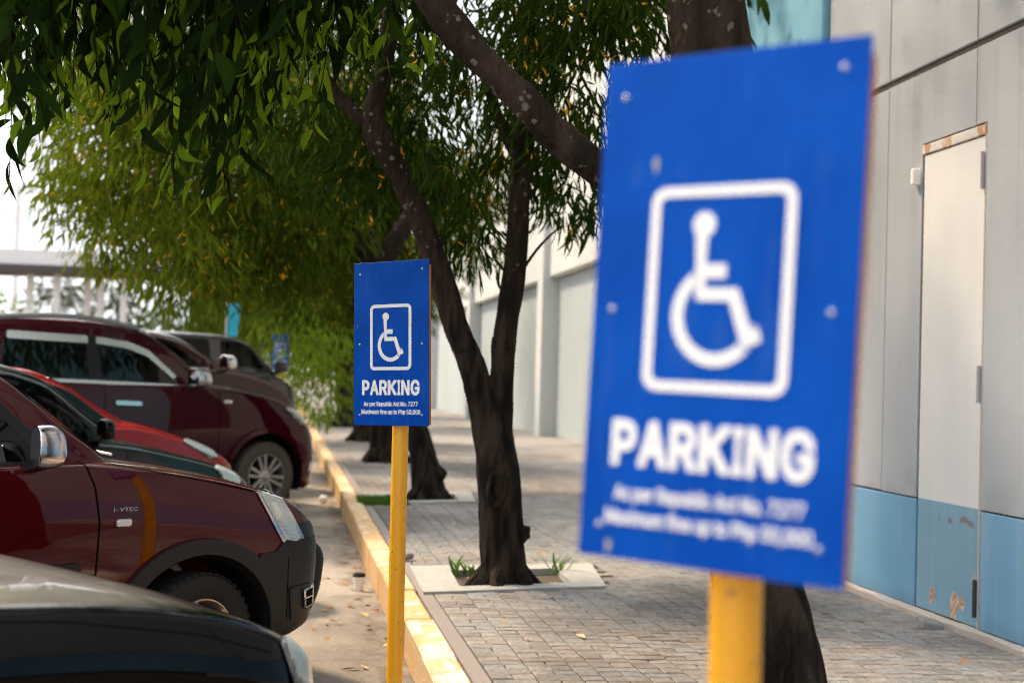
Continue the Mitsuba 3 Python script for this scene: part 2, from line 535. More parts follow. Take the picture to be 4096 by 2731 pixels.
# ------------------------------------------------------------------ building along the walk
WX = 3.72
bld = thing('building', 'grey and blue plastered building with a white metal door at the right', 'building')
Y0, Y1, HT = -6.0, 12.6, 9.0
DY0, DY1, DZ0, DZ1 = 7.16, 7.92, .215, 2.90     # door opening
GZ = 3.41                                        # the horizontal groove
BZ = .868                                        # top of the blue base
joints = [-2.6, .2, 2.4, 4.9, 7.275, 8.42, 9.45]


def wall_panel(y0, y1, z0, z1, m, name, x0=WX, label=None):
    return part(bld, name, cbox(x0, x0 + .25, y0, y1, z0, z1, .006), m, smooth=False, label=label)


part(bld, 'core', box(WX + .012, WX + 2.6, Y0, Y1 - .01, -.02, HT), 'groove', smooth=False)
g = .005
for z0, z1, m, nm in ((PZ + .03, BZ - .009, 'bluewall', 'blue_base_panel'), (BZ + .002, GZ - .02, 'grey', 'wall_panel'), (GZ + .02, HT, 'grey', 'wall_panel')):
    js = joints
    ed = sorted([Y0] + ([q for q in js] if m == 'grey' else [2.4, 9.45]) + ([DY0 - .012, DY1 + .012] if z0 < .5 else []))
    for a, b in zip(ed[:-1], ed[1:]):
        if z0 < .5 and abs(a - (DY0 - .012)) < 1e-6:
            continue
        if m == 'grey' and z0 < 2 and a < DY1 and b > DY0:
            q = shapely.box(a + g * .7, z0, b - g * .7, z1).difference(shapely.box(DY0 - .012, 0, DY1 + .012, DZ1 + .062))
            e = extr(q, .25)
            e.vertices = np.c_[WX + .25 - e.vertices[:, 2], e.vertices[:, 0], e.vertices[:, 1]]
            e.fix_normals()
            part(bld, nm, e, m, smooth=False)
            continue
        ga = g if a not in (Y0,) and abs(a - (DY1 + .012)) > 1e-6 else 0
        gb = g if abs(b - (DY0 - .012)) > 1e-6 else 0
        wall_panel(a + ga * .7, b - gb * .7, z0, z1, m, nm)
part(bld, 'pilaster', cbox(WX - .05, WX + .3, 9.47, 12.6, PZ - .01, HT, .01), 'strip', smooth=False, label='light blue pilaster at the end of the grey wall')
ft = box(WX - .075, WX + .02, 2.0, 9.46, PZ - .05, PZ + .028).subdivide_to_size(.06)
fv = np.array(ft.vertices)
fv[:, 0] += np.where(fv[:, 0] < WX - .05, (meshkit.fbm(np.c_[fv[:, 1] * 5, fv[:, 2] * 0, fv[:, 1] * 0], 3, 4) - .5) * .06, 0)
fv[:, 2] += np.where(fv[:, 2] > PZ, (meshkit.fbm(fv * 7, 3, 6) - .5) * .018, 0)
part(bld, 'footing', trimesh.Trimesh(fv, ft.faces, process=False), 'footing', smooth=40)
d = part(bld, 'door', cbox(WX + .004, WX + .05, DY0 + .012, DY1 - .008, DZ0 + .02, DZ1 - .012, .003), 'door', smooth=False, label='white steel door painted blue along its bottom')
part(d, 'head_frame', cbox(WX - .006, WX + .06, DY0 - .008, DY1 + .008, DZ1 - .006, DZ1 + .05, .004), 'rustframe', smooth=False, label='rusty head of the door frame')
part(d, 'jamb', cbox(WX - .002, WX + .06, DY0 - .010, DY0 + .006, DZ0, DZ1 - .008, .002), 'footing', smooth=False)
part(d, 'threshold', box(WX - .004, WX + .2, DY0, DY1, DZ0 - .012, DZ0 + .006), 'groove', smooth=False)
for z in (.39, 1.54, 2.70):
    h = trimesh.creation.cylinder(radius=.011, height=.20, sections=14)
    h.apply_translation((WX - .012, DY0 + .012, z))
    part(d, 'hinge', cat([h, box(WX - .006, WX + .01, DY0 + .006, DY0 + .040, z - .09, z + .09)]), 'groove' if z < 1 else 'greypost', label='dark door hinge' if z < 1 else None)
single('wall_box', cat([cbox(WX - .045, WX + .01, 7.955, 8.005, 2.72, 2.82, .008)]), 'cupwhite', 'small cream plastic box fixed to the grey wall beside the white door', 'junction box')

# the long wing further on
wing = thing('building', 'long pale wing of the building with cream pilasters, seen down the pavement', 'building')
FX, F0, F1 = 6.0, 12.3, 69.0
part(wing, 'core', box(FX + .30, FX + 6, F0, F1, -.02, 9), 'groove', smooth=False)
part(wing, 'end_wall', cbox(WX + 2.5, FX + .4, 12.2, 12.55, -.02, 9, .01), 'cream', smooth=False)
pil = [19.7, 32.4, 45.3, 57.9]
ed = [F0] + pil + [F1]
for a, b in zip(ed[:-1], ed[1:]):
    n = 4
    ys = np.linspace(a + .25, b - .25, n + 1)
    for q0, q1 in zip(ys[:-1], ys[1:]):
        part(wing, 'wall_panel', cbox(FX + .22, FX + .5, q0 + .006, q1 - .006, PZ - .05, 3.84, .01), 'recess', smooth=False)
    m2 = (a + b) / 2
    for q0, q1 in ((a, m2), (m2, b)):
        part(wing, 'upper_panel', cbox(FX, FX + .5, q0 + .006, q1 - .006, 3.86, 9, .02), 'cream', smooth=False)
for y in pil:
    part(wing, 'pilaster', cbox(FX - .16, FX + .5, y - .33, y + .33, PZ - .05, 9.02, .02), 'cream', smooth=False)

# ------------------------------------------------------------------ signs
SW, SH = .387, .667


def isa():
    """The wheelchair figure in metres about the panel's centre, and the box round it."""
    s = lambda pts: [((x - 356) * 5.95e-4, (812 - y) * 4.68e-4) for x, y in pts]
    body = Polygon(s([(296, 606), (325, 606), (323, 690), (375, 690), (375, 729), (324, 729), (325, 756), (406, 756), (441, 868), (459, 862), (468, 899), (425, 921), (386, 791), (304, 791)]))
    head = Point(-.0245, .1085).buffer(.0165, 24)
    c = np.array([0.0, -.0085])
    ring = Point(*c).buffer(.066, 48).difference(Point(*c).buffer(.0495, 48))
    keep = Polygon([tuple(c)] + [tuple(c + .2 * np.array([math.cos(a), math.sin(a)])) for a in np.radians(np.linspace(118, 348, 30))])
    wheel = ring.intersection(keep).difference(body.buffer(.0028))
    o = shapely.box(-.1065, -.109, .1065, .159)
    fr = o.buffer(-.022).buffer(.022, 12).difference(o.buffer(-.0135).buffer(-.011).buffer(.011, 12))
    return shapely.union_all([body.buffer(-.0008).buffer(.0008), head, wheel]), fr


def word(text, width, cap, base):
    m = meshkit.text_mesh(text, 1.0, .0012, bold=False)
    b = m.bounds
    sx = width / (b[1][0] - b[0][0])
    m.vertices = np.c_[(m.vertices[:, 0] - b[0][0]) * sx - width / 2, m.vertices[:, 1] * cap + base, m.vertices[:, 2]]
    return m


def outline(text):
    """The outline of the words as a flat shape, capitals one unit tall."""
    m = meshkit.text_mesh(text, 1.0, 1.0, bold=True)
    v, f = np.asarray(m.vertices), np.asarray(m.faces)
    top = f[(v[f][:, :, 2] > .5).all(1)]
    return shapely.union_all([Polygon(v[q][:, :2]).buffer(1e-4) for q in top])


def thicken(text, width, cap, base, grow):
    """The words in heavy strokes, grown by grow metres."""
    p = outline(text)
    x0, _, x1, _ = p.bounds
    p = shapely.affinity.affine_transform(p, [(width - 2 * grow) / (x1 - x0), 0, 0, cap - 2 * grow, -(width - 2 * grow) * (.5 + x0 / (x1 - x0)), base + grow])
    r = cap * .035
    return extr(p.buffer(grow, 6).buffer(-r, 4).buffer(r, 4).simplify(cap * .004), .0012)


def headline(text, width, cap, base, grow):
    """Capitals set close, each in the narrow width of a heavy grotesque."""
    adv = {'P': .667, 'A': .70, 'R': .70, 'K': .715, 'I': .30, 'N': .722, 'G': .76}
    tot = sum(adv[c] for c in text)
    x, out = -width / 2, []
    for c in text:
        w = adv[c] / tot * width
        gap = .0006 if c in 'AK' else .0024
        q = outline(c)
        x0, y0, x1, y1 = q.bounds
        h = cap * (1.03 if c == 'G' else 1.0)
        a = shapely.affinity.affine_transform(q, [(w - 2 * gap - 2 * grow) / (x1 - x0), 0, 0, (h - 2 * grow) / (y1 - y0), 0, 0])
        b = a.bounds
        out.append(shapely.affinity.translate(a, x + gap + grow - b[0], base + grow - b[1] - (.0009 if c == 'G' else 0)).buffer(grow, 5))
        x += w
    u = shapely.union_all(out)
    return extr(u.buffer(-.0012, 4).buffer(.0012, 4).simplify(.0002), .0012)


FIG, FRAME = isa()
w1 = headline('PARKING', .302, .0620, -.2106, .0019)
w2 = thicken('As per Republic Act No. 7277', .279, .0178, -.2545, .00012)
w3 = thicken('Maximum fine up to Php 50,000', .303, .0180, -.2868, .00012)
fig, frm = extr(FIG, .0012), extr(FRAME, .0012)


def make_sign(label, c, yaw, tilt, lean, pole_xy, pole_top, scuffs, pole_lean=0.0):
    t = thing('parking_sign', label, 'sign', 'blue parking signs on yellow poles')
    a = np.array([np.cos(yaw), np.sin(yaw), 0])
    n = np.array([np.sin(yaw), -np.cos(yaw), 0])
    u = np.array([0, 0, 1.0])
    u2, a2 = u * np.cos(tilt) + a * np.sin(tilt), a * np.cos(tilt) - u * np.sin(tilt)
    u3, n3 = u2 * np.cos(lean) + n * np.sin(lean), n * np.cos(lean) - u2 * np.sin(lean)
    R = np.eye(4)
    R[:3, 0], R[:3, 1], R[:3, 2], R[:3, 3] = a2, u3, n3, c          # local: x right, y up, z out of the face
    R = T(R.tolist()) if False else mi.ScalarTransform4f(R)
    p = part(t, 'panel', cbox(-SW / 2, SW / 2, -SH / 2, SH / 2, -.004, 0, .0008), 'signblue', smooth=False, to_world=R)
    part(t, 'backing_board', cbox(-SW / 2 + .004, SW / 2 + .001, -SH / 2 + .004, SH / 2 - .022, -.016, -.0045, .002), 'orange', smooth=False, to_world=R)
    off = T().translate([0, 0, .0002])
    part(p, 'symbol_frame', frm, 'signwhite', smooth=False, to_world=R @ off)
    part(p, 'wheelchair_symbol', fig, 'signwhite', smooth=False, to_world=R @ off)
    for k, w in enumerate((w1, w2, w3)):
        part(p, 'lettering', w, 'signwhite', smooth=False, to_world=R @ off)
    rv = lathe([(.0001, .0032), (.0026, .0028), (.0041, .0016), (.0048, 0), (.0048, -.002)], 16)
    for x, z in ((-.160, .285), (.160, .296), (-.161, -.002), (.160, -.004), (-.161, -.291), (.160, -.289)):
        part(p, 'rivet', rv, 'bolt', smooth=50, to_world=R @ T().translate([x, z, .001]))
    for x, z, sx, sz in scuffs:
        q = extr(Polygon([(sx * math.cos(b) * (1 + .3 * math.sin(3 * b)), sz * math.sin(b)) for b in np.linspace(0, 2 * np.pi, 14)[:-1]]), .0005)
        part(p, 'scuff_mark', q, 'pale', smooth=False, to_world=R @ T().translate([x, z, .0002]))
    for z in (-.22, .20):
        part(t, 'clamp', cbox(-.05, .05, z - .015, z + .015, -.095, -.0195, .004), 'orange', smooth=False, to_world=R)
    px, py = pole_xy
    part(t, 'pole', tube([(px - pole_lean, py, -.02), (px - pole_lean / 2, py, pole_top / 2), (px, py, pole_top)], .0335, 36, 12), 'pole', smooth=40)
    return t


make_sign('large blurred blue wheelchair parking sign on a yellow pole, nearest the camera', (.546, 1.752, 1.597), -.835, .019, -.035, (.594, 1.795), 1.88,
          [(-.105, .19, .004, .011), (-.145, -.318, .0045, .009)], -.004)
make_sign('smaller sharp blue wheelchair parking sign on a yellow pole by the kerb', (.432, 5.781, 1.630), -.747, -.028, .011, (.482, 5.825), 1.90,
          [(-.175, .072, .0012, .007), (-.115, .12, .0008, .005)], -.012)
make_sign('tiny far blue sign on an orange post beyond the parked cars', (-.04, 26.0, 1.86), -.75, 0, 0, (0.0, 26.05), 2.1, [])

# ------------------------------------------------------------------ trees
lr = np.random.default_rng(21)


def leaves(pos, dirs, nrm, length, width, curve=.18, st=4):
    """Many sickle-shaped leaves as one mesh: a strip of st stations each."""
    n = len(pos)
    d = dirs / np.linalg.norm(dirs, axis=1, keepdims=True)
    s = np.cross(d, nrm)
    s /= np.linalg.norm(s, axis=1, keepdims=True) + 1e-9
    m = np.cross(s, d)
    t = np.linspace(0, 1, st)
    w = np.sin(np.pi * np.clip(t, .06, .97) ** .85) ** .8
    L, W = length[:, None, None], width[:, None, None]
    ctr = pos[:, None] + d[:, None] * (t[None, :, None] * L) + s[:, None] * ((t * (1 - t))[None, :, None] * L * curve * 2) + m[:, None] * ((t ** 2)[None, :, None] * L * .16)
    a = ctr + s[:, None] * (w[None, :, None] * W / 2)
    b = ctr - s[:, None] * (w[None, :, None] * W / 2)
    v = np.stack([a, b], 2).reshape(n * st * 2, 3)
    k = np.arange(st - 1)
    q = np.stack([2 * k, 2 * k + 1, 2 * k + 3, 2 * k + 2], 1)
    f = (q[None] + (np.arange(n) * st * 2)[:, None, None]).reshape(-1, 4)
    return v, f


def merge(ms):
    vs, fs, at = [], [], 0
    for v, f in ms:
        vs.append(v)
        fs.append(f + at)
        at += len(v)
    return np.vstack(vs), np.vstack(fs)


def blob_leaves(blobs, per, L, W, thr=.44, seed=0, droop=1.0, squash=.8, st=4):
    r = np.random.default_rng(seed)
    P, D = [], []
    for (x, y, z, R) in blobs:
        n = int(per * R * R)
        u = r.normal(size=(n, 3))
        u /= np.linalg.norm(u, axis=1, keepdims=True)
        rad = r.uniform(0, 1, n) ** .42
        p = np.array([x, y, z]) + u * (rad * R)[:, None] * np.array([1, 1, squash])
        keep = meshkit.fbm(p * (1.9 / max(R, .4) ** .5), 2, seed) > thr + .10
        p = p[keep]
        out = u[keep] * np.array([.55, .55, .25])
        dd = out + np.array([0, 0, -droop]) + r.normal(0, .32, p.shape)
        P.append(p)
        D.append(dd)
    P, D = np.vstack(P), np.vstack(D)
    n = len(P)
    return leaves(P, D, r.normal(size=(n, 3)), L * r.uniform(.65, 1.25, n), W * r.uniform(.7, 1.3, n), curve=r.uniform(-.3, .3, n)[:, None, None], st=st), P


def flowers(P, frac, seed, L=.06):
    r = np.random.default_rng(seed)
    q = P[r.random(len(P)) < frac]
    n = len(q)
    cl = (q[:, None] + r.normal(0, .035, (n, 3, 3))).reshape(-1, 3)
    d = np.array([0, 0, -.7]) + r.normal(0, .5, cl.shape)
    return leaves(cl, d, r.normal(size=cl.shape), L * r.uniform(.7, 1.3, len(cl)), .014 * np.ones(len(cl)), st=3)


def root_flare(base, R, n=7, seed=0, reach=1.75):
    r = np.random.default_rng(seed)
    out = []
    for k in range(n):
        a = 2 * np.pi * (k + r.uniform(-.25, .25)) / n
        d = np.array([math.cos(a), math.sin(a), 0])
        l = reach * R * r.uniform(.8, 1.25)
        b = np.array(base)
        out.append(tube([b + d * R * .25 + [0, 0, R * 1.5], b + d * R * .78 + [0, 0, R * .55], b + d * R * 1.25 + [0, 0, R * .12], b + d * l + [0, 0, -R * .3]], [R * .36, R * .42, R * .34, R * .12], 9, 12, .02, seed + k))
    return out


def knob(c, r, seed):
    m = trimesh.creation.icosphere(3, r)
    v = np.array(m.vertices)
    v *= (1 + (meshkit.fbm(v / r * 1.6 + seed, 3, seed) - .5) * .8)[:, None]
    return trimesh.Trimesh(v + np.array(c), m.faces, process=False)


TREE_GROUP = 'row of trees along the pavement'


def tree(label, trunk, limbs, crown=None, fl=None, extra=(), base=None, R=None):
    t = thing('tree', label, 'tree', TREE_GROUP)
    k = part(t, 'trunk', cat([trunk] + list(extra) + (root_flare(base, R, seed=int(R * 1e4) + int(base[1] * 10)) if R else [])), 'bark', smooth=True)
    for l in limbs:
        part(t, 'limb', l, 'bark', smooth=True)
    for m, mt in (crown or []):
        part(t, 'crown', m, mt, smooth=True, kind='stuff')
    if fl is not None:
        part(t, 'blossom', fl, 'flower', smooth=False, kind='stuff')
    return t


# A, behind the large sign, with the long limb to the upper left
A0 = tree('thick dark trunk directly behind the large sign, its long limb slanting up to the left',
          tube([(1.66, 4.43, -.0), (1.63, 4.43, .25), (1.59, 4.44, .62), (1.545, 4.45, .85), (1.50, 4.45, 1.2), (1.44, 4.45, 1.62), (1.385, 4.45, 2.2), (1.33, 4.45, 2.7), (1.24, 4.4, 3.6), (1.2, 4.3, 4.6)],
               [.20, .19, .165, .148, .143, .14, .135, .130, .115, .09], 72, 150, .022, 3, 9, ridge=.008),
          [tube([(1.45, 4.45, 1.70), (1.30, 4.44, 1.93), (1.17, 4.45, 2.05), (.98, 4.46, 2.185), (.87, 4.47, 2.265), (.73, 4.48, 2.40), (.61, 4.5, 2.51), (.51, 4.52, 2.62), (.40, 4.55, 2.76), (.05, 4.7, 3.2), (-.6, 5.0, 3.6)],
                [.062, .061, .058, .055, .055, .053, .050, .056, .050, .045, .035], 40, 120, .012, 8, 12, ridge=.005),
           tube([(-.5, 4.95, 3.55), (-1.0, 5.1, 3.62), (-1.6, 5.2, 3.7)], [.045, .03, .015], 8, 14, .005, 4)],
          base=(1.61, 4.43, .2), R=.15)

# B, forked
kB = np.array([1.33, 8.83, .80])
knot = cat([trimesh.creation.torus(.062, .026, 20, 10)])
kv = np.array(knot.vertices)
kv = np.c_[kv[:, 0] * .8, kv[:, 2] * .8, kv[:, 1] * 1.45] + kB + np.array([.02, -.005, 0])
kv += (meshkit.fbm(kv * 28, 2, 3)[:, None] - .5) * .03
BLB = [(0.62, 9.79, 3.54, 0.9), (1.01, 9.79, 3.72, 0.9), (1.37, 9.32, 3.73, 1.0), (1.74, 8.96, 3.78, 0.9), (2.0, 8.59, 3.76, 0.8), (1.15, 9.11, 3.1, 0.7), (1.68, 9.15, 3.13, 0.55), (1.79, 8.57, 3.23, 0.6), (1.0, 9.6, 3.0, 0.42), (1.99, 10.1, 2.83, 0.32), (2.11, 9.54, 2.71, 0.35), (1.19, 9.1, 2.36, 0.26), (1.6, 9.2, 2.43, 0.18), (0.34, 10.06, 3.43, 0.8), (0.15, 9.94, 3.73, 1.0), (1.41, 9.85, 2.87, 0.45), (0.57, 9.6, 3.0, 0.6), (1.95, 9.0, 3.1, .42), (2.12, 9.3, 2.92, .34), (1.85, 9.6, 2.97, .34)]
fork = man(tube([(1.43, 8.95, .02), (1.425, 8.95, .25), (1.405, 8.95, .58), (1.38, 8.96, .86), (1.35, 8.97, 1.12), (1.33, 8.97, 1.30)], [.17, .148, .136, .138, .118, .09], 36, 50))
fork = fork + man(tube([(1.37, 8.96, .8), (1.335, 8.96, 1.0), (1.29, 8.97, 1.24), (1.22, 8.97, 1.50), (1.125, 8.98, 1.72)], [.09, .098, .096, .088, .083], 30, 40))
fork = fork + man(tube([(1.38, 8.97, .8), (1.372, 8.98, 1.02), (1.378, 8.98, 1.28), (1.388, 8.98, 1.53), (1.402, 8.99, 1.76)], [.09, .092, .086, .079, .076], 30, 40))
fork = trimesh.smoothing.filter_taubin(unman(fork.refine_to_length(.022)), iterations=24)
fv = np.array(fork.vertices)
fn = np.array(fork.vertex_normals)
fv += fn * (((meshkit.fbm(fv * np.array([9, 9, 3.5]), 3, 5) - .5) * .030 + (meshkit.fbm(fv * np.array([38, 38, 5]), 3, 6) - .5) * .016)[:, None])
fork = trimesh.Trimesh(fv, fork.faces, process=False)
cB, pB = blob_leaves(BLB, 2300, .155, .021, .40, 31, 1.0)
SH = [(1.0, 7.4, 5.0, 1.1), (2.4, 8.2, 4.9, 1.1), (1.6, 10.0, 5.1, 1.1), (.4, 9.0, 5.0, 1.0), (2.9, 10.6, 5.0, 1.0), (2.2, 12.4, 5.6, 1.2), (.6, 11.6, 5.4, 1.1), (3.0, 6.6, 4.9, 1.0)]  # unseen crown clumps above the frame, added to keep sun off wall and walk
cB_shade, _ = blob_leaves(SH, 330, .22, .055, .30, 51)
tree('forked dark tree standing in the pale pit frame between the two signs',
     fork,
     [tube([(1.15, 8.98, 1.67), (1.125, 8.98, 1.72), (1.03, 8.99, 1.99), (.94, 9, 2.24), (.87, 9, 2.42), (.78, 9, 2.61), (.66, 9, 2.83), (.555, 9, 3.0), (.52, 9, 3.12), (.56, 9, 3.35), (.6, 9, 3.7), (.7, 9.1, 4.3)],
           [.0835, .083, .080, .078, .074, .072, .075, .082, .072, .06, .052, .04], 30, 110, .012, 6, 12, ridge=.006),
      tube([(1.395, 8.985, 1.68), (1.405, 8.99, 1.80), (1.445, 9, 2.11), (1.465, 9, 2.42), (1.475, 9, 2.76), (1.485, 9, 3.1), (1.49, 9, 3.52), (1.52, 9, 4.2)],
           [.0765, .076, .074, .072, .070, .065, .06, .04], 30, 100, .012, 7, 12, ridge=.006),
      tube([(.54, 9, 3.06), (.36, 9.05, 3.2), (.2, 9.1, 3.42)], [.05, .04, .03], 12, 14, .01, 7),
      tube([(1.47, 9.0, 2.9), (1.3, 9.05, 3.25), (1.22, 9.1, 3.6)], [.045, .035, .03], 12, 14, .01, 9),
      tube([(1.48, 9.0, 2.15), (1.66, 9.1, 2.40), (1.8, 9.2, 2.52)], [.012, .009, .005], 6, 10, .0, 9)],
     [(cB, 'leaf_dark'), (cB_shade, 'leaf_dark')], flowers(pB, .02, 41), [trimesh.Trimesh(kv, knot.faces, process=False), knob((1.535, 8.92, .52), .055, 3)], (1.43, 8.95, .2), .14)

BLC = [(0.16, 15.9, 4.06, 1.4), (-0.5, 15.66, 4.44, 1.5), (-1.03, 14.06, 4.02, 1.4), (-1.65, 15.34, 3.99, 1.3), (-1.6, 14.61, 4.06, 1.05), (-2.15, 16.19, 3.84, 0.75), (-1.62, 14.07, 3.13, 0.8), (-1.56, 15.67, 3.16, 1.1), (-1.01, 16.16, 3.43, 1.3), (-0.26, 14.49, 3.35, 1.3), (0.44, 16.23, 3.36, 1.2), (-0.47, 16.17, 2.92, 1.0), (-0.97, 13.95, 2.58, 0.7), (-1.88, 15.74, 2.82, 0.6), (-.15, 14.4, 2.75, 0.75), (0.53, 16.3, 2.75, 0.5), (1.15, 16.9, 3.6, 1.2), (1.6, 16.8, 3.3, 1.1), (1.35, 16.7, 4.1, 1.4), (-2.35, 16.0, 4.76, 0.9), (-0.32, 14.72, 4.94, 1.4), (1.8, 16.3, 3.66, 0.9), (-1.27, 15.72, 5.07, 1.4), (-1.95, 15.07, 4.83, 1.2)]
cC, pC = blob_leaves([q for q in BLC if q[0] > -.9], 1900, .17, .026, .39, 32, 1.0)
cC2, pC2 = blob_leaves([q for q in BLC if q[0] <= -.9], 1900, .17, .028, .40, 52, 1.0)
pC = np.vstack([pC, pC2])
tree('dark leaning tree behind the small sign, its base in the mossy pit frame',
     tube([(1.60, 15.1, .0), (1.58, 15.1, .25), (1.50, 15.1, .68), (1.28, 15.1, 1.32), (1.10, 15.1, 1.85), (.99, 15.1, 2.24), (.86, 15.1, 2.79), (.75, 15.1, 3.25), (.67, 15.1, 3.71), (.6, 15.1, 4.6)], [.23, .185, .145, .135, .14, .14, .13, .12, .11, .08], 30, 60, .03, 5, 8),
     [tube([(.93, 15.0, 2.55), (1.15, 15.0, 2.94), (1.33, 15.1, 3.27), (1.5, 15.1, 3.9)], [.11, .10, .09, .06], 16, 24, .02, 6), tube([(.8, 15.1, 3.1), (.1, 15.1, 3.6), (-.8, 15.2, 3.9), (-1.6, 15.2, 4.1)], [.09, .08, .06, .03], 14, 30, .02, 7)],
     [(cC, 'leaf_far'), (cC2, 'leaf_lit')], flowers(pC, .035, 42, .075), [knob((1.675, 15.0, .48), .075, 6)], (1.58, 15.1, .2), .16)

BLD = [(-1.02, 22.22, 3.42, 1.0), (-0.34, 20.87, 3.35, 1.0), (0.4, 21.07, 2.95, 0.9), (-0.61, 22.22, 3.25, 0.7), (0.93, 21.52, 3.46, 1.5), (1.6, 21.52, 2.96, 0.9), (-1.2, 22, 3.9, 1.3), (.2, 21.5, 4.2, 1.5), (-1.2, 23.5, 5.6, 1.5), (0.2, 23, 5.8, 1.5), (-.4, 25, 6.6, 1.5), (1.0, 24.5, 6.2, 1.3)]  # the last, highest clumps are added to shade the far pavement
cD, pD = blob_leaves(BLD, 1300, .19, .032, .33, 33)
tree('dark trunk third along the pavement row, low behind the yellow sign pole', tube([(1.60, 21.4, 0), (1.57, 21.4, .3), (1.52, 21.4, .92), (1.37, 21.4, 1.57), (1.2, 21.4, 2.6), (1.1, 21.4, 3.8)], [.28, .24, .2, .18, .15, .1], 22, 30, .03, 5, 8),
     [tube([(1.25, 21.4, 2.3), (.5, 21.4, 3.0), (-.5, 21.5, 3.4)], [.1, .08, .04], 12, 20, .02, 7)], [(cD, 'leaf_far')], flowers(pD, .03, 43, .08), (), (1.58, 21.4, .2), .24)

BLE = [(-0.27, 28.03, 2.63, 1.0), (-0.04, 26.6, 3.22, 1.6), (1.27, 28.35, 2.52, 1.2), (0.32, 28.3, 2.83, 1.4), (.8, 28, 4.2, 1.9)]
BLE2 = [(0.39, 26.21, 2.26, 1.0), (0.74, 25.54, 1.63, .9), (0.80, 25.76, 1.17, 0.7), (0.62, 26.7, 0.74, 0.45), (.3, 26.4, 1.9, .6)]
cE, pE = blob_leaves(BLE, 1200, .21, .036, .33, 34)
cE2, pE2 = blob_leaves(BLE2, 900, .19, .036, .36, 35)
tree('arching dark tree with bright yellow green foliage hanging low beside the kerb', tube([(1.64, 28, 0), (1.62, 28, .3), (1.46, 28, 1.15), (1.18, 28, 2.1), (.74, 28, 2.66), (.22, 28, 3.07), (-.46, 28, 3.4)], [.26, .22, .17, .16, .15, .13, .08], 20, 40, .03, 5, 8),
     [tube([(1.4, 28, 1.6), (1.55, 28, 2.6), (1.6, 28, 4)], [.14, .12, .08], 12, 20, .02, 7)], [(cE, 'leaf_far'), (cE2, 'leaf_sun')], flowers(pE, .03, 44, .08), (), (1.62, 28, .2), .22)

BLF = [(-1.25, 37.75, 2.99, 1.4), (-1.96, 36.22, 3.12, 1.6), (1.52, 34.96, 4.25, 2), (2.72, 36.97, 4.91, 2.5), (2.52, 36.7, 3.3, 1.6), (0.2, 36, 3.4, 1.8), (1, 42, 3.2, 2.4), (-1.4, 44, 3.0, 2.0)]
cF, pF = blob_leaves(BLF, 1000, .24, .045, .33, 36)
tree('most distant dark tree trunk of the pavement row', tube([(1.57, 35.5, 0), (1.56, 35.5, .3), (1.46, 35.5, 1.58), (1.38, 35.5, 2.66), (1.3, 35.5, 4)], [.28, .23, .19, .17, .1], 18, 24, .03, 5, 8), [], [(cF, 'leaf_far')], None, (), (1.56, 35.5, .2), .24)

# the near hanging foliage of tree A
TIPS = [(-1.0, 5.38, 2.15), (-0.91, 5.16, 2.26), (-0.82, 4.92, 2.21), (-0.82, 5.34, 2.37), (-0.91, 4.81, 2.33), (-0.79, 5.39, 2.48), (-0.73, 5.34, 2.49), (-0.62, 5.08, 2.32), (-0.61, 5.5, 2.43), (-0.48, 4.89, 2.32), (-0.5, 5.09, 2.18), (-0.42, 5.5, 2.11), (-0.44, 5.08, 2.12), (-0.35, 5.41, 2.18), (-0.3, 5.31, 2.1), (-0.23, 5.64, 2.09), (-0.27, 5.69, 2.24), (-0.18, 5.42, 2.28), (-0.14, 5.51, 2.27), (-0.28, 4.85, 2.26), (-0.36, 5.41, 2.39), (-0.4, 5.55, 2.36), (-0.16, 5.1, 2.38), (-0.11, 5.25, 2.47), (-0.02, 5.18, 2.47), (0.04, 5.66, 2.59), (0.06, 5.02, 2.48), (-0.04, 5.1, 2.53), (-0.1, 4.7, 2.46), (-0.19, 5.12, 2.45), (0.14, 5.33, 2.76), (0.22, 5.63, 2.79), (0.33, 5.62, 2.79), (0.33, 5.03, 2.6), (0.45, 5.69, 2.72), (0.44, 4.89, 2.57), (0.56, 5.52, 2.72), (0.46, 4.86, 2.63), (0.36, 5.11, 2.76), (0.42, 4.77, 2.63), (0.11, 5.56, 2.79)]
hr = np.random.default_rng(77)
for _ in range(95):
    TIPS.append((hr.uniform(-1.15, .12), hr.uniform(4.9, 6.3), hr.uniform(2.42, 2.75)))
for _ in range(14):
    TIPS.append((hr.uniform(.1, .6), hr.uniform(5.0, 6.2), hr.uniform(2.75, 2.95)))


def leaf_mesh(curve, cup, twist):
    t = np.linspace(0, 1, 9)
    w = np.sin(np.pi * np.clip(t, .0, 1.0) ** .82) ** .85 * .16
    w[0], w[-1] = .012, .004
    cx = curve * (t - t ** 2) * 1.4
    zz = -cup * t ** 2
    tw = twist * t
    a = np.stack([cx - w * np.cos(tw), t, zz - w * np.sin(tw) + .25 * w], 1)
    b = np.stack([cx, t, zz], 1)
    c = np.stack([cx + w * np.cos(tw), t, zz + w * np.sin(tw) + .25 * w], 1)
    v = np.stack([a, b, c], 1).reshape(-1, 3)
    k = np.arange(8)
    q = np.vstack([np.stack([3 * k + o, 3 * k + o + 1, 3 * k + o + 4, 3 * k + o + 3], 1) for o in (0, 1)])
    return v, q


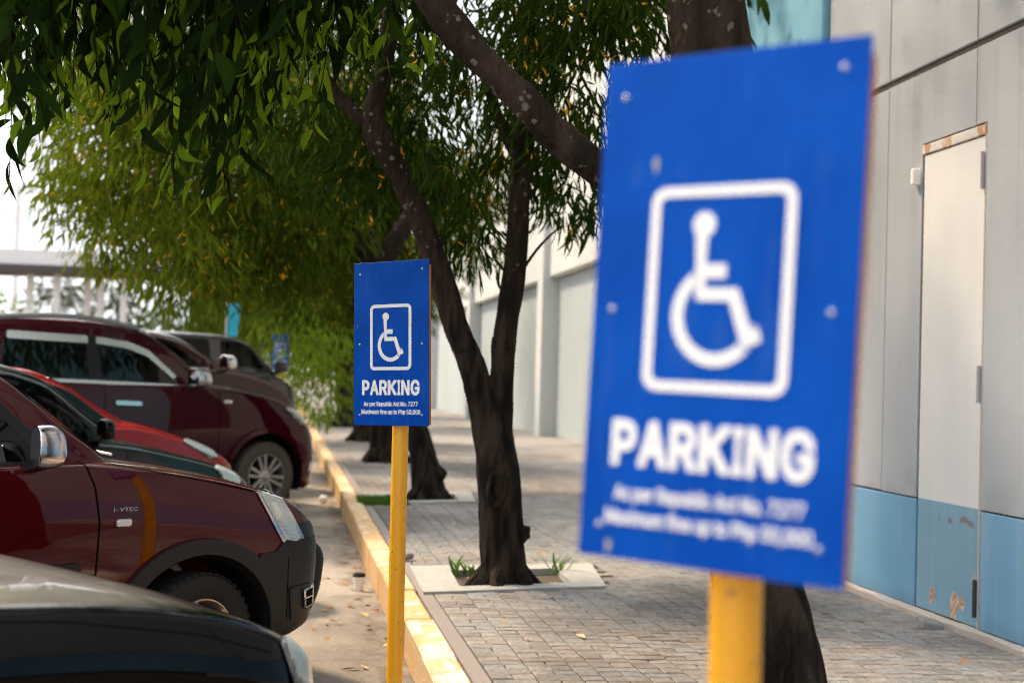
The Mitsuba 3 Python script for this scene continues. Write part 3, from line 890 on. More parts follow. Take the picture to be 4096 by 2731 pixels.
LV = [leaf_mesh(.5, .16, .5), leaf_mesh(-.55, .3, -.8), leaf_mesh(.25, .5, 1.1), leaf_mesh(-.3, .1, -.4)]
found, twigs = [], []
for (x, y, z) in TIPS:
    top = np.array([x + hr.normal(0, .10), y + hr.normal(0, .12), 3.45 + hr.uniform(-.2, .25)])
    tip = np.array([x, y, z + .03])
    mid = top * .45 + tip * .55 + np.array([hr.normal(0, .05), hr.normal(0, .05), 0])
    q = spline([top, mid, tip], 40)
    twigs.append(tube([top, mid, tip], [.0035, .0024, .0010], 5, 12))
    L = np.linalg.norm(tip - top)
    n = int(L / .050)
    for k in range(n):
        s = 1 - (k / n) ** 1.0
        p = q[min(39, int(s * 39))]
        young = k < hr.integers(1, 5)
        az = k * 2.4 + hr.normal(0, .5)
        dd = np.array([math.cos(az) * .5, math.sin(az) * .5, -1.0 + hr.normal(0, .22)]) + hr.normal(0, .16, 3)
        if k == 0:
            dd = np.array([0, 0, -1.0]) + hr.normal(0, .4, 3)
        dd /= np.linalg.norm(dd)
        ln = (hr.uniform(.055, .11) if young else hr.uniform(.105, .175))
        nn = np.array([math.cos(az + 1.2), math.sin(az + 1.2) - .5, .2]) + hr.normal(0, .35, 3)
        xx = np.cross(dd, nn)
        xx /= np.linalg.norm(xx)
        zz = np.cross(xx, dd)
        m4 = np.eye(4)
        m4[:3, 0], m4[:3, 1], m4[:3, 2], m4[:3, 3] = xx * ln * (hr.uniform(.6, 1.1)), dd * ln, zz * ln, p
        u = 'leaf_young' if young or hr.random() < .07 else ('leaf_mature' if hr.random() < .5 else 'leaf_mature2')
        sx, sy, sz = screen(p + dd * ln * .6)
        score = ln / sz * (1 if -10 < sx < 1030 and sy > -8 else 0) * (1.25 if young else 1) * (1 + .25 * (p[2] < 2.5))
        found.append((score, int(hr.integers(0, 4)), m4, u))
found.sort(key=lambda e: -e[0])
part(A0, 'twigs', cat(twigs), 'twig', smooth=True, kind='stuff')
plys = {(k, u): mikit.ply(LV[k], M[u], smooth=True) for k in range(4) for u in ('leaf_young', 'leaf_mature', 'leaf_mature2')}
for s, k, m4, u in found[:300]:
    part(A0, 'leaf', plys[(k, u)], u, to_world=mi.ScalarTransform4f(m4))
for u in ('leaf_young', 'leaf_mature', 'leaf_mature2'):
    rest = [((LV[k][0] @ m4[:3, :3].T + m4[:3, 3]), LV[k][1]) for s, k, m4, q in found[300:] if q == u]
    part(A0, 'foliage', merge(rest), u, smooth=True, kind='stuff')
# the shading crown of tree A over the walk, above the frame
BLA = [(-1.6, 5.4, 4.2, 1.2), (-.4, 5.2, 4.3, 1.3), (.8, 5.0, 4.4, 1.3), (2.0, 4.6, 4.6, 1.3), (1.2, 3.2, 5.0, 1.4), (-.2, 3.2, 5.2, 1.3), (2.6, 6.2, 4.8, 1.2), (-2.4, 6.2, 4.4, 1.1), (.4, 6.6, 4.7, 1.3)]
cA, pA = blob_leaves(BLA, 620, .2, .045, .36, 37)
part(A0, 'crown', cA, 'leaf_dark', smooth=True, kind='stuff')

# ------------------------------------------------------------------ cars: x forward from the front axle, y to the left (0 = near side wheel face), z up
from scipy.interpolate import PchipInterpolator


def half_body(w, zb, zs, zt, n=3.0, tuck=.045):
    p = [(0, zb), (w * .5, zb), (w * .86, zb)]
    for t in np.linspace(0, np.pi / 2, 5)[1:]:
        p.append((w * (.86 + (.14 - tuck) * math.sin(t)), zb + .07 * (1 - math.cos(t))))
    z0 = zb + .07
    for s in np.linspace(0, 1, 12)[1:]:
        p.append((w * (1 - tuck + tuck * math.sin(np.pi * min(1, s * 1.25) / 2 if s < .8 else np.pi / 2) - (.02 * ((s - .8) / .2) ** 2 if s > .8 else 0)), z0 + (zs - z0) * s))
    ws = p[-1][0]
    for t in np.linspace(0, np.pi / 2, 14)[1:]:
        p.append((ws * math.cos(t) ** (2 / n), zs + (zt - zs) * math.sin(t) ** (2 / n)))
    return p


def ring(half, x):
    h = np.array(half)
    h[-1, 0] = 0
    r = [(x, -a, b) for a, b in h] + [(x, a, b) for a, b in h[-2:0:-1]]
    return np.array(r)


def loft(rings):
    N, m = len(rings), len(rings[0])
    v = np.vstack(rings)
    i, j = np.meshgrid(np.arange(N - 1), np.arange(m), indexing='ij')
    a, b, c, d = i * m + j, i * m + (j + 1) % m, (i + 1) * m + (j + 1) % m, (i + 1) * m + j
    f = np.vstack([np.stack([a, b, c], -1).reshape(-1, 3), np.stack([a, c, d], -1).reshape(-1, 3)])
    k = np.arange(m)
    c0, c1 = len(v), len(v) + 1
    v = np.vstack([v, rings[0].mean(0), rings[-1].mean(0)])
    f = np.vstack([f, np.c_[(k + 1) % m, k, k * 0 + c0], np.c_[(N - 1) * m + k, (N - 1) * m + (k + 1) % m, k * 0 + c1]])
    t = trimesh.Trimesh(v, f, process=False)
    if t.volume < 0:
        t.invert()
    return t


class Car:
    """One car: a lower body and a cabin lofted from tables; every panel, pane and trim piece is cut from a slightly larger loft, so that it follows the body."""

    def __init__(s, w, top, sh, bot, rear, nose, cab, wb=.95, tum=.30, belt=1.0, pf=2.8, nf=.42, hn=3.0, er=.5, roofn=3.2, wcab=.94, crown_r=.17):
        s.w, s.rear, s.nose, s.belt, s.tum, s.nf, s.pf, s.hn, s.er, s.roofn, s.wcab, s.crown_r = w, rear, nose, belt, tum, nf, pf, hn, er, roofn, wcab, crown_r
        s.top, s.sh, s.bot = (PchipInterpolator(*np.array(q, float).T) for q in (top, sh, bot))
        s.cab = np.array(cab, float)
        s.roof = PchipInterpolator(*s.cab.T)

    def width(s, x):
        xs = s.nose - s.nf
        if x > xs:
            return s.w * max(.0, 1 - ((x - xs) / (s.nose - xs)) ** s.pf) ** (1 / s.pf)
        xr = s.rear + s.er
        if x < xr:
            return s.w * max(.0, 1 - (abs(x - xr) / s.er) ** 3.2) ** (1 / 3.2)
        return s.w

    def body(s, d=0.0):
        N = np.r_[s.rear + s.er * (1 - np.cos(np.linspace(.28, np.pi / 2, 10))), np.linspace(s.rear + s.er, s.nose - s.nf, 46)[1:-1], s.nose - s.nf + s.nf * np.sin(np.linspace(0, 1.50, 26))]
        rs = []
        for x in N:
            e = 0 if s.rear + s.er < x < s.nose - s.nf else 1
            w = max(s.width(x), .2)
            zb, zs, zt = float(s.bot(x)), float(s.sh(x)), float(s.top(x))
            rs.append(ring(half_body(w + d, zb - d, zs, zt + d, s.hn), x))
        rs[0][:, 0] -= d
        rs[-1][:, 0] += d
        m = loft(rs)
        m.apply_translation((0, s.w, 0))
        return m

    def side(s, z):
        return s.w * s.wcab - max(0, z - s.belt) * s.tum

    def cabin(s, d=0.0):
        x0, x1 = s.cab[0, 0], s.cab[-1, 0]
        N = x0 + (x1 - x0) * (1 - np.cos(np.linspace(0, np.pi, 90))) / 2
        rs = []
        zl = s.belt - .12
        for x in N:
            zr = float(s.roof(x)) + d
            r = min(s.crown_r, .7 * (zr - zl))
            z1 = zr - r
            e = min((x - x0) / .55, 1) if x < x0 + .55 else 1
            endf = .90 + .10 * math.sin(e * np.pi / 2)
            fr = min((x1 - x) / .9, 1)
            endf *= .90 + .10 * math.sin(fr * np.pi / 2)
            p = [(0, zl), ((s.side(zl) * endf) * .6, zl)]
            for z in np.linspace(zl, z1, 9):
                p.append((s.side(z) * endf + d, z))
            ws = p[-1][0]
            for t in np.linspace(0, np.pi / 2, 15)[1:]:
                p.append((ws * math.cos(t) ** (2 / s.roofn), z1 + r * math.sin(t) ** (2 / s.roofn)))
            rs.append(ring(p, x))
        m = loft(rs)
        m.apply_translation((0, s.w, 0))
        return m


def prism(poly, y0, y1, shear=0.0):
    """The xz polygon carried along y from y0 to y1, sliding shear metres along x per metre."""
    gs = getattr(poly, 'geoms', [poly])
    out = None
    for gq in gs:
        rings = [np.array(orient(gq).exterior.coords)[:-1]] + [np.array(i.coords)[:-1] for i in gq.interiors]
        m = manifold3d.CrossSection(rings, manifold3d.FillRule.EvenOdd).extrude(y1 - y0)
        m = m.transform(np.array([[1, 0, shear, shear * y0], [0, 0, 1, y0], [0, 1, 0, 0]], float))
        out = m if out is None else out + m
    return out


def rounded(pts, r):
    p = Polygon(pts).buffer(0)
    return p.buffer(-r).buffer(2 * r, 6).buffer(-r)


def line(pts, w):
    return LineString(pts).buffer(w, cap_style='flat', join_style='round')


def arc(c, R, a0, a1, n=26):
    return [(c[0] + R * math.cos(a), c[1] + R * math.sin(a)) for a in np.radians(np.linspace(a0, a1, n))]


def wheel(t, P, x, yface, R, rr, tw, rim_m, tyre_m, spokes, steer=0.0, style=0):
    """Tyre and rim; yface is the y of the outer face, facing -y when tw > 0."""
    s = 1 if tw > 0 else -1
    W = abs(tw)
    prof = [(rr, .01), (rr + .012, -.004), (rr + (R - rr) * .45, -.014), (R * .955, -.006), (R * .985, .012), (R, .035), (R, W - .035), (R * .985, W - .012), (R * .955, W), (rr, W), (rr, .01)]
    ty = lathe(prof, 72)
    lugs = []
    for k in range(44):
        a = 2 * np.pi * k / 44
        b = box(-.012, .012, -.004, .0045, .006, W * .36)
        b.apply_translation((0, R, 0))
        b.apply_transform(trimesh.transformations.rotation_matrix(a, (0, 0, 1)))
        lugs.append(b)
    rp = [(rr, .012), (rr * .985, -.002), (rr * .955, -.001), (rr * .93, .03), (rr * .90, W * .6), (rr * .9, W * .7)]
    rim = [lathe(rp, 64)]
    hub = lathe([(.0001, .0), (.03, .001), (.034, .006), (.055, .012), (.07, .03), (.07, .07)], 32)
    rim.append(hub)
    for k in range(spokes):
        a = 2 * np.pi * (k + .25) / spokes
        for o in ((-.045, .045) if style else (0,)):
            wd = .017 if style else .030
            sp = trimesh.convex.convex_hull(np.array([(sx * wd * q + o * (1 if rad > .1 else .35), rad, z) for rad, q, zt in ((.045, .9, .016), (rr * .95, 1.0, .004)) for sx in (-1, 1) for z in (zt, zt + .035)]))
            sp.apply_transform(trimesh.transformations.rotation_matrix(a, (0, 0, 1)))
            rim.append(sp)
    disc = lathe([(.0001, .085), (.13, .085), (.13, .095), (rr * .9, .13)], 32)
    M4 = np.eye(4)
    M4[:3, 0], M4[:3, 1], M4[:3, 2] = (1, 0, 0), (0, 0, 1), (0, s, 0)       # wheel axis z -> y
    if s > 0:
        M4[:3, 0] = (1, 0, 0)
    Rz = trimesh.transformations.rotation_matrix(steer, (0, 0, 1))
    Tm = trimesh.transformations.translation_matrix((x, yface + s * W / 2, R))
    Tb = trimesh.transformations.translation_matrix((0, -s * W / 2, 0))
    full = mi.ScalarTransform4f(P @ Tm @ Rz @ Tb @ M4)
    k = part(t, 'wheel', cat([ty] + lugs), tyre_m, smooth=35, to_world=full)
    part(k, 'rim', cat(rim), rim_m, smooth=35, to_world=full)
    part(k, 'brake_disc', disc, 'matteblack', smooth=35, to_world=full)


def place(x, y, phi):
    return trimesh.transformations.translation_matrix((x, y, 0)) @ trimesh.transformations.rotation_matrix(phi, (0, 0, 1))


PHI = math.radians(35)
SHEAR = -math.tan(PHI) * -1.0      # along the line of sight: x grows with depth by tan(35 deg)


class Build:
    def __init__(s, label, car, P, body_m, arch_R, tyre, wbase, glass_m='tint', arch_c=None, ax0=0.0, group='cars parked at an angle along the kerb'):
        s.t = thing('parked_car', label, 'car', group)
        s.car, s.P, s.m = car, P, body_m
        s.W = mi.ScalarTransform4f(P)
        s.lofts = {}
        ax = s.ax = [ax0, ax0 - wbase]
        zc = arch_c or tyre
        w2 = 2 * car.w
        b, c = man(car.body()), man(car.cabin())
        cut = None
        for x in ax:
            for y0, y1 in ((-.2, .34), (w2 - .34, w2 + .2)):
                q = prism(Point(x, zc).buffer(arch_R, 20), y0, y1)
                cut = q if cut is None else cut + q
        s.cutter = cut
        part(s.t, 'body', unman(b - cut), body_m, 33, to_world=s.W)
        part(s.t, 'cabin', unman(c), body_m, 33, to_world=s.W)
        for x in ax:
            for y0, y1 in ((.03, .33), (w2 - .33, w2 - .03)):
                o = [(x + arch_R * 1.0 * math.cos(a), zc + arch_R * 1.0 * math.sin(a)) for a in np.linspace(-.35, np.pi + .35, 40)]
                i = [(x + (arch_R - .02) * math.cos(a), zc + (arch_R - .02) * math.sin(a)) for a in np.linspace(np.pi + .35, -.35, 40)]
                part(s.t, 'arch_liner', unman(prism(Polygon(o + i), y0, y1)), 'matteblack', 30, to_world=s.W)
        s.under = part(s.t, 'underside', box(ax0 - wbase - .5, ax0 + .35, .28, w2 - .28, .17, .5), 'matteblack', False, to_world=s.W)

    def loft(s, which, d):
        if (which, d) not in s.lofts:
            s.lofts[(which, d)] = man(getattr(s.car, which)(d))
        return s.lofts[(which, d)]

    def put(s, name, poly, m, which='body', d=.004, both=False, shear=0.0, label=None, parent=None, y1=None, arch=False, smooth=33):
        w2 = 2 * s.car.w
        L = s.loft(which, d)
        q = L ^ prism(poly, -.3, y1 or s.car.w * .9, shear)
        if both:
            q = q + (L ^ prism(poly, s.car.w * 1.1, w2 + .3, 0))
        if arch:
            q = q - s.cutter
        if q.num_tri() == 0:
            print('empty part', name)
            return None
        return part(parent or s.t, name, unman(q), m, smooth, label=label, to_world=s.W)

    def add(s, name, mesh, m, label=None, parent=None, smooth=33):
        return part(parent or s.t, name, mesh, m, smooth, label=label, to_world=s.W)

    def windshield(s, x0, x1, hw, m='tint', name='windshield'):
        """A pane on the sloping front (or back) of the cabin."""
        L = s.loft('cabin', .005)
        bx = manifold3d.Manifold.cube([abs(x1 - x0), 2 * hw, 3.0]).translate([min(x0, x1), s.car.w - hw, s.car.belt - .02])
        return s.add(name, unman(L ^ bx), m)

    def mirror(s, x, y, z, sx, sy, sz, m='chrome', label=None):
        o = trimesh.creation.icosphere(3, 1.0)
        v = np.array(o.vertices)
        v = np.sign(v) * np.abs(v) ** .72
        v[:, 0] = np.where(v[:, 0] < 0, np.maximum(v[:, 0], -.55), v[:, 0] * (1 - .18 * v[:, 2]))
        v = v * np.array([sx, sy, sz]) + np.array([x, y, z])
        k = s.add('mirror', trimesh.Trimesh(v, o.faces, process=False), m, label)
        s.add('mirror_foot', trimesh.convex.convex_hull(np.array([(x - .02 + dx, yy, z - sz * q) for dx in (-.03, .05) for yy, q in ((y, .95), (y, .55), (y + .16, 1.35), (y + .16, .9))])), 'plastic', None, k)
        return k

    def wheels(s, R, rr, rim_m, tyre_m, spokes, wbase, tw=.2, steer=0.0, style=0, inset=.0):
        w2 = 2 * s.car.w
        for x, st in ((s.ax[0], steer), (s.ax[1], 0)):
            wheel(s.t, s.P, x, inset, R, rr, tw, rim_m, tyre_m, spokes, st, style)
            wheel(s.t, s.P, x, w2 - inset, R, rr, -tw, rim_m, tyre_m, spokes, st, style)


# maroon compact SUV (sharp, second from the camera)
car = Car(.86, top=[(-3.5, .95), (-3.2, 1.10), (-.6, 1.125), (-.35, 1.10), (0, 1.055), (.3, .99), (.5, .925), (.62, .85), (.75, .72), (.86, .62)],
          sh=[(-3.5, .85), (-3.2, 1.04), (-.6, 1.075), (-.3, 1.05), (0, 1.0), (.3, .935), (.5, .86), (.62, .78), (.75, .66), (.86, .56)],
          bot=[(-3.5, .36), (-3.0, .26), (-.4, .24), (.4, .25), (.6, .29), (.86, .36)], rear=-3.45, nose=.80,
          cab=[(-3.38, 1.0), (-3.3, 1.40), (-3.05, 1.63), (-2.2, 1.70), (-1.6, 1.69), (-1.2, 1.64), (-.92, 1.525), (-.6, 1.285), (-.36, 1.11), (-.28, 1.0)],
          belt=1.09, tum=.26, nf=.40, pf=3.2, hn=2.7, crown_r=.12)
b = Build('sharp dark maroon compact SUV with black wheel arch trim and chrome mirror', car, place(-.319, 6.458, PHI), 'maroon', .385, .30, 2.42)
AC = (0, .30)
lower = Polygon([(-.10, .76), (.30, .69), (.375, .672), (.50, .70), (1.0, .72), (1.0, .2), (.1, .2)]).difference(Point(0, .30).buffer(.36))
b.put('front_bumper', Polygon([(.30, .668), (.385, .672), (.44, .725), (1.1, .725), (1.1, .15), (.32, .15)]), 'plastic', d=.012, both=True, arch=True, label='black plastic bumper corner')
b.put('bumper_lower_panel', rounded([(.47, .50), (.62, .51), (.62, .34), (.50, .34)], .015), 'plastic', d=.020)
b.put('bumper_seam', line([(.455, .64), (.462, .5), (.475, .36)], .0022), 'gap', d=.0135)
ringp = Polygon(arc(AC, .455, -22, 206) + arc(AC, .375, 206, -22))
b.put('wheel_arch_trim', ringp, 'plastic', d=.022, both=True, arch=True)
rp = Polygon(arc((-2.42, .3), .455, -22, 206) + arc((-2.42, .3), .375, 206, -22))
b.put('wheel_arch_trim', rp, 'plastic', d=.022, both=True, arch=True)
b.put('door_moulding', rounded([(-.575, .685), (-2.0, .70), (-2.0, .60), (-.61, .592)], .02), 'plastic', d=.016)
b.put('sill', Polygon([(-.45, .34), (-2.0, .34), (-2.0, .20), (-.45, .20)]), 'plastic', d=.010, both=True)
b.put('door_gap', line([(-.515, .30), (-.512, .60), (-.506, .85), (-.53, 1.0), (-.60, 1.17)], .0045), 'gap', d=.0015)
b.put('door_gap', line([(-1.52, .30), (-1.52, 1.1)], .0045), 'gap', d=.0015)
b.put('door_handle', rounded([(-1.25, .96), (-1.43, .97), (-1.43, .925), (-1.25, .92)], .015), 'maroon', d=.03)
hood_seam = line([(-.42, 1.088), (0, 1.012), (.27, .952)], .004)
b.put('hood_seam', hood_seam, 'gap', d=.0012)
hl = [(.262, .966), (.332, .962), (.406, .925), (.475, .842), (.552, .72), (.50, .699), (.426, .716), (.345, .842)]
k = b.put('headlight', rounded(hl, .012), 'chrome', d=.010, shear=math.tan(PHI), y1=.7, label='clear headlight with chrome rim')
b.put('lens', rounded([(.292, .948), (.335, .945), (.40, .908), (.465, .83), (.53, .728), (.50, .716), (.44, .728), (.368, .842)], .01), 'lens', d=.014, shear=math.tan(PHI), y1=.7, parent=k)
b.put('reflector', rounded([(.335, .925), (.385, .895), (.425, .835), (.39, .825)], .012), 'lenscore', d=.0165, shear=math.tan(PHI), y1=.7, parent=k)
for q in range(5):
    x0, z0 = .392 + .018 * q, .815 - .020 * q
    b.put('lamp_rib', line([(x0, z0), (x0 + .03, z0 - .010)], .0028), 'greypost', d=.017, shear=math.tan(PHI), y1=.7, parent=k)
k = b.put('fog_lamp', rounded([(.553, .487), (.612, .50), (.612, .395), (.56, .385)], .008), 'rivet', d=.030, shear=math.tan(PHI), y1=.8)
b.put('grille_slot', rounded([(.568, .478), (.607, .486), (.607, .449), (.569, .445)], .004), 'matteblack', d=.0315, shear=math.tan(PHI), y1=.8, parent=k)
b.put('grille_slot', rounded([(.569, .438), (.607, .442), (.607, .405), (.572, .398)], .004), 'matteblack', d=.0315, shear=math.tan(PHI), y1=.8, parent=k)
b.add('bumper_guard', tube([(.56, .22, .275), (.70, .24, .325), (.785, .26, .44), (.812, .27, .54), (.812, .28, .615), (.785, .30, .645), (.70, .34, .64)], [.03, .036, .040, .040, .038, .034, .03], 16, 50), 'plastic', 'black curved bumper guard')
b.add('bumper_guard', tube([(.70, 1.40, .30), (.80, 1.40, .36), (.852, 1.40, .47), (.865, 1.40, .58), (.85, 1.39, .655), (.80, 1.37, .675), (.74, 1.34, .66)], [.035, .042, .046, .048, .046, .040, .03], 16, 50), 'plastic')
b.add('bumper_guard_bar', tube([(.76, .34, .36), (.82, .86, .37), (.76, 1.36, .36)], [.03, .03, .03], 12, 20), 'plastic')
b.put('grille', Polygon([(.5, .80), (1.2, .80), (1.2, .73), (.5, .73)]), 'plastic', d=.006, y1=1.3)
k = b.put('side_marker_lamp', rounded([(-.432, .862), (-.358, .862), (-.358, .829), (-.432, .829)], .012), 'chrome', d=.007)
b.put('lens', rounded([(-.425, .857), (-.364, .857), (-.364, .834), (-.425, .834)], .008), 'lenscore', d=.010, parent=k)
em = word('i-VTEC', .112, .0165, 0)
E4 = np.eye(4)
E4[:3, 0], E4[:3, 1], E4[:3, 2], E4[:3, 3] = (1, 0, 0), (.09, 0, 1), (0, -1, 0), (-.388, -.0025, .893)
part(b.t, 'emblem', em, 'badge', False, to_world=mi.ScalarTransform4f(b.P @ E4))
b.put('door_glass', rounded([(-.70, 1.105), (-1.00, 1.385), (-1.12, 1.44), (-1.50, 1.455), (-1.50, 1.105)], .02), 'tint', 'cabin', .004, both=True)
b.put('door_glass', rounded([(-1.56, 1.105), (-1.56, 1.455), (-2.35, 1.455), (-2.40, 1.105)], .02), 'tint', 'cabin', .004, both=True)
b.put('quarter_glass', rounded([(-2.46, 1.105), (-2.42, 1.455), (-3.0, 1.42), (-3.1, 1.105)], .02), 'tint', 'cabin', .004, both=True)
b.put('window_seal', line([(-.62, 1.098), (-1.5, 1.098), (-2.5, 1.098)], .010), 'plastic', 'cabin', .010)
b.put('window_corner', rounded([(-.63, 1.105), (-.94, 1.385), (-.99, 1.385), (-.73, 1.105)], .008), 'plastic', 'cabin', .006, label='black corner piece behind the mirror')
b.put('pillar_trim', line([(-.40, 1.13), (-.60, 1.272), (-.92, 1.512), (-1.20, 1.625)], .010), 'plastic', 'cabin', .006)
b.put('rain_visor', Polygon([(-.88, 1.30), (-1.03, 1.425), (-1.5, 1.475), (-1.5, 1.44), (-1.06, 1.39), (-.90, 1.27)]), 'plastic', 'cabin', .016)
b.windshield(-.95, -.40, .66)
b.mirror(-.79, -.07, 1.175, .082, .05, .088, label='chrome side mirror cap')
b.add('wiper_glint', tube([(-.30, .30, 1.115), (-.36, .55, 1.135), (-.42, .9, 1.15)], [.007, .006, .004], 8, 10), 'cupwhite')  # white strip standing in for the highlight on the far cowl
b.wheels(.298, .19, 'alloy_tan', 'rubber', 5, 2.42, .19, math.radians(10), 0, .012)
scene_key_suv = b.t

# black sedan, its bonnet across the lower left corner
car = Car(.85, top=[(-3.6, .85), (-3.2, .98), (-1.0, 1.01), (-.6, 1.003), (-.35, .99), (-.2, .98), (-.02, .963), (.16, .93), (.355, .875), (.5, .81), (.62, .725), (.75, .60)],
          sh=[(-3.6, .78), (-3.2, .93), (-1.0, .955), (-.6, .95), (-.35, .94), (-.2, .933), (-.02, .915), (.16, .88), (.355, .82), (.5, .75), (.62, .66), (.75, .53)],
          bot=[(-3.6, .3), (-3.2, .2), (.3, .18), (.55, .2), (.75, .25)], rear=-3.5, nose=.72,
          cab=[(-3.0, .9), (-2.7, 1.15), (-2.2, 1.36), (-1.7, 1.40), (-1.35, 1.37), (-.9, 1.18), (-.68, 1.03), (-.6, .9)], belt=1.03, tum=.35, nf=.46, pf=2.6, hn=3.0)
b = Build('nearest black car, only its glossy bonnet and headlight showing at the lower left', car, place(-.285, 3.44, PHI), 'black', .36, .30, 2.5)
hl = rounded([(.365, .83), (.42, .825), (.53, .755), (.62, .65), (.66, .53), (.56, .53), (.49, .59), (.42, .70)], .015)
k = b.put('headlight', hl, 'chrome', d=.006, shear=math.tan(PHI), y1=.7, label='long clear headlight')
b.put('lens', hl.buffer(-.012), 'lens', d=.012, shear=math.tan(PHI), y1=.7, parent=k)
b.put('reflector', rounded([(.455, .71), (.52, .72), (.545, .61), (.52, .59)], .01), 'lenscore', d=.0135, shear=math.tan(PHI), y1=.7, parent=k)
b.put('hood_seam', line([(-.60, .965), (-.2, .925), (.15, .86), (.35, .795)], .002), 'gap', d=.0015)
b.put('door_gap', line([(-.62, .3), (-.62, .9)], .004), 'gap', d=.0015)
b.put('door_glass', rounded([(-.95, 1.045), (-1.35, 1.28), (-1.7, 1.31), (-1.7, 1.045)], .02), 'tint', 'cabin', .004, both=True)
b.put('door_glass', rounded([(-1.76, 1.045), (-1.76, 1.31), (-2.3, 1.22), (-2.5, 1.045)], .02), 'tint', 'cabin', .004, both=True)
b.windshield(-1.3, -.68, .62)
b.mirror(-.95, -.06, 1.03, .06, .08, .065, 'black')
b.wheels(.30, .19, 'alloy', 'rubber', 6, 2.5, .19)

# bright red hatchback beyond the SUV
car = Car(.78, top=[(-3.3, .88), (-3.0, 1.0), (-1.0, 1.03), (-.75, .96), (-.2, .80), (.2, .68), (.45, .64), (.6, .57), (.68, .52)],
          sh=[(-3.3, .78), (-3.0, .92), (-1.0, .94), (-.75, .88), (-.2, .72), (.2, .60), (.45, .57), (.6, .51), (.68, .46)],
          bot=[(-3.3, .3), (-3.0, .2), (.3, .18), (.68, .24)], rear=-3.2, nose=.64,
          cab=[(-3.1, .9), (-2.9, 1.2), (-2.3, 1.42), (-1.8, 1.50), (-1.35, 1.42), (-.95, 1.15), (-.80, 1.02), (-.72, .90)], belt=.98, tum=.30, nf=.40, pf=2.8, hn=2.5)


def small_car(label, car, P, m, wbase, R=.27, glass=True, mirror_m='black', hl=None, spokes=5, mz=1.02, mx=-1.1, roof=1.30):
    b = Build(label, car, P, m, R + .055, R, wbase)
    bt = car.belt
    b.put('door_glass', rounded([(-1.10, bt + .015), (-1.46, roof - .06), (-1.75, roof), (-1.95, roof), (-1.95, bt + .015)], .02), 'tint', 'cabin', .004, both=True)
    b.put('door_glass', rounded([(-2.0, bt + .015), (-2.0, roof), (-2.55, roof - .06), (-2.75, bt + .015)], .02), 'tint', 'cabin', .004, both=True)
    b.windshield(-1.62, -.92, .58)
    if hl is not None:
        k = b.put('headlight', hl, 'chrome', d=.006, shear=math.tan(PHI), y1=.7, label='bright headlight')
        b.put('lens', hl.buffer(-.012), 'lens', d=.012, shear=math.tan(PHI), y1=.7, parent=k)
    b.put('door_gap', line([(-.85, .3), (-.85, bt - .05)], .004), 'gap', d=.0015)
    b.put('door_gap', line([(-1.97, .3), (-1.97, bt - .02)], .004), 'gap', d=.0015)
    b.mirror(mx, -.07, mz, .06, .08, .07, mirror_m)
    b.wheels(R, R * .63, 'alloy', 'rubber', spokes, wbase, .18)
    return b


small_car('bright red hatchback mostly hidden between the sharp maroon SUV and the dark blue car', car, place(-.30, 9.0, PHI), 'red', 2.4,
          hl=rounded([(.15, .72), (.32, .70), (.48, .60), (.52, .52), (.4, .53), (.28, .60)], .02))
# dark blue hatchback with black windows
car = Car(.80, top=[(-3.5, .9), (-3.2, 1.0), (-1.3, 1.0), (-1.0, .965), (-.6, .885), (-.25, .80), (0, .70), (.15, .6), (.25, .5)],
          sh=[(-3.5, .8), (-3.2, .9), (-1.3, .90), (-1.0, .875), (-.6, .80), (-.25, .715), (0, .62), (.15, .52), (.25, .43)],
          bot=[(-3.5, .3), (-3.2, .2), (-.2, .18), (.25, .24)], rear=-3.4, nose=.22,
          cab=[(-3.3, .9), (-3.15, 1.25), (-2.6, 1.50), (-2.05, 1.53), (-1.7, 1.46), (-1.35, 1.23), (-1.08, 1.01), (-1.0, .9)], belt=.96, tum=.28, nf=.38, pf=2.8, hn=2.5)
b = Build('very dark blue hatchback with black windows between two bright red cars', car, place(-.25, 11.5, PHI), 'navy', .32, .27, 2.1, ax0=-.60)
b.put('door_glass', rounded([(-1.22, .965), (-1.62, 1.34), (-1.9, 1.43), (-2.3, 1.44), (-2.3, .965)], .02), 'tint', 'cabin', .004, both=True)
b.put('door_glass', rounded([(-2.36, .965), (-2.36, 1.44), (-2.9, 1.35), (-3.0, .965)], .02), 'tint', 'cabin', .004, both=True)
b.windshield(-1.95, -1.12, .6)
hl = rounded([(-.33, .775), (-.20, .76), (-.08, .68), (-.03, .60), (-.16, .61), (-.26, .69)], .02)
k = b.put('headlight', hl, 'chrome', d=.006, shear=math.tan(PHI), y1=.7, label='pale headlight')
b.put('lens', hl.buffer(-.008), 'lens', d=.012, shear=math.tan(PHI), y1=.7, parent=k)
b.mirror(-1.28, -.08, 1.05, .06, .08, .075, 'black')
b.put('door_gap', line([(-1.05, .3), (-1.05, .9)], .004), 'gap', d=.0015)
b.put('pillar_line', line([(-1.1, 1.01), (-1.68, 1.425), (-2.0, 1.50)], .012), 'plastic', 'cabin', .006)
b.wheels(.27, .17, 'alloy', 'rubber', 5, 2.4, .18)
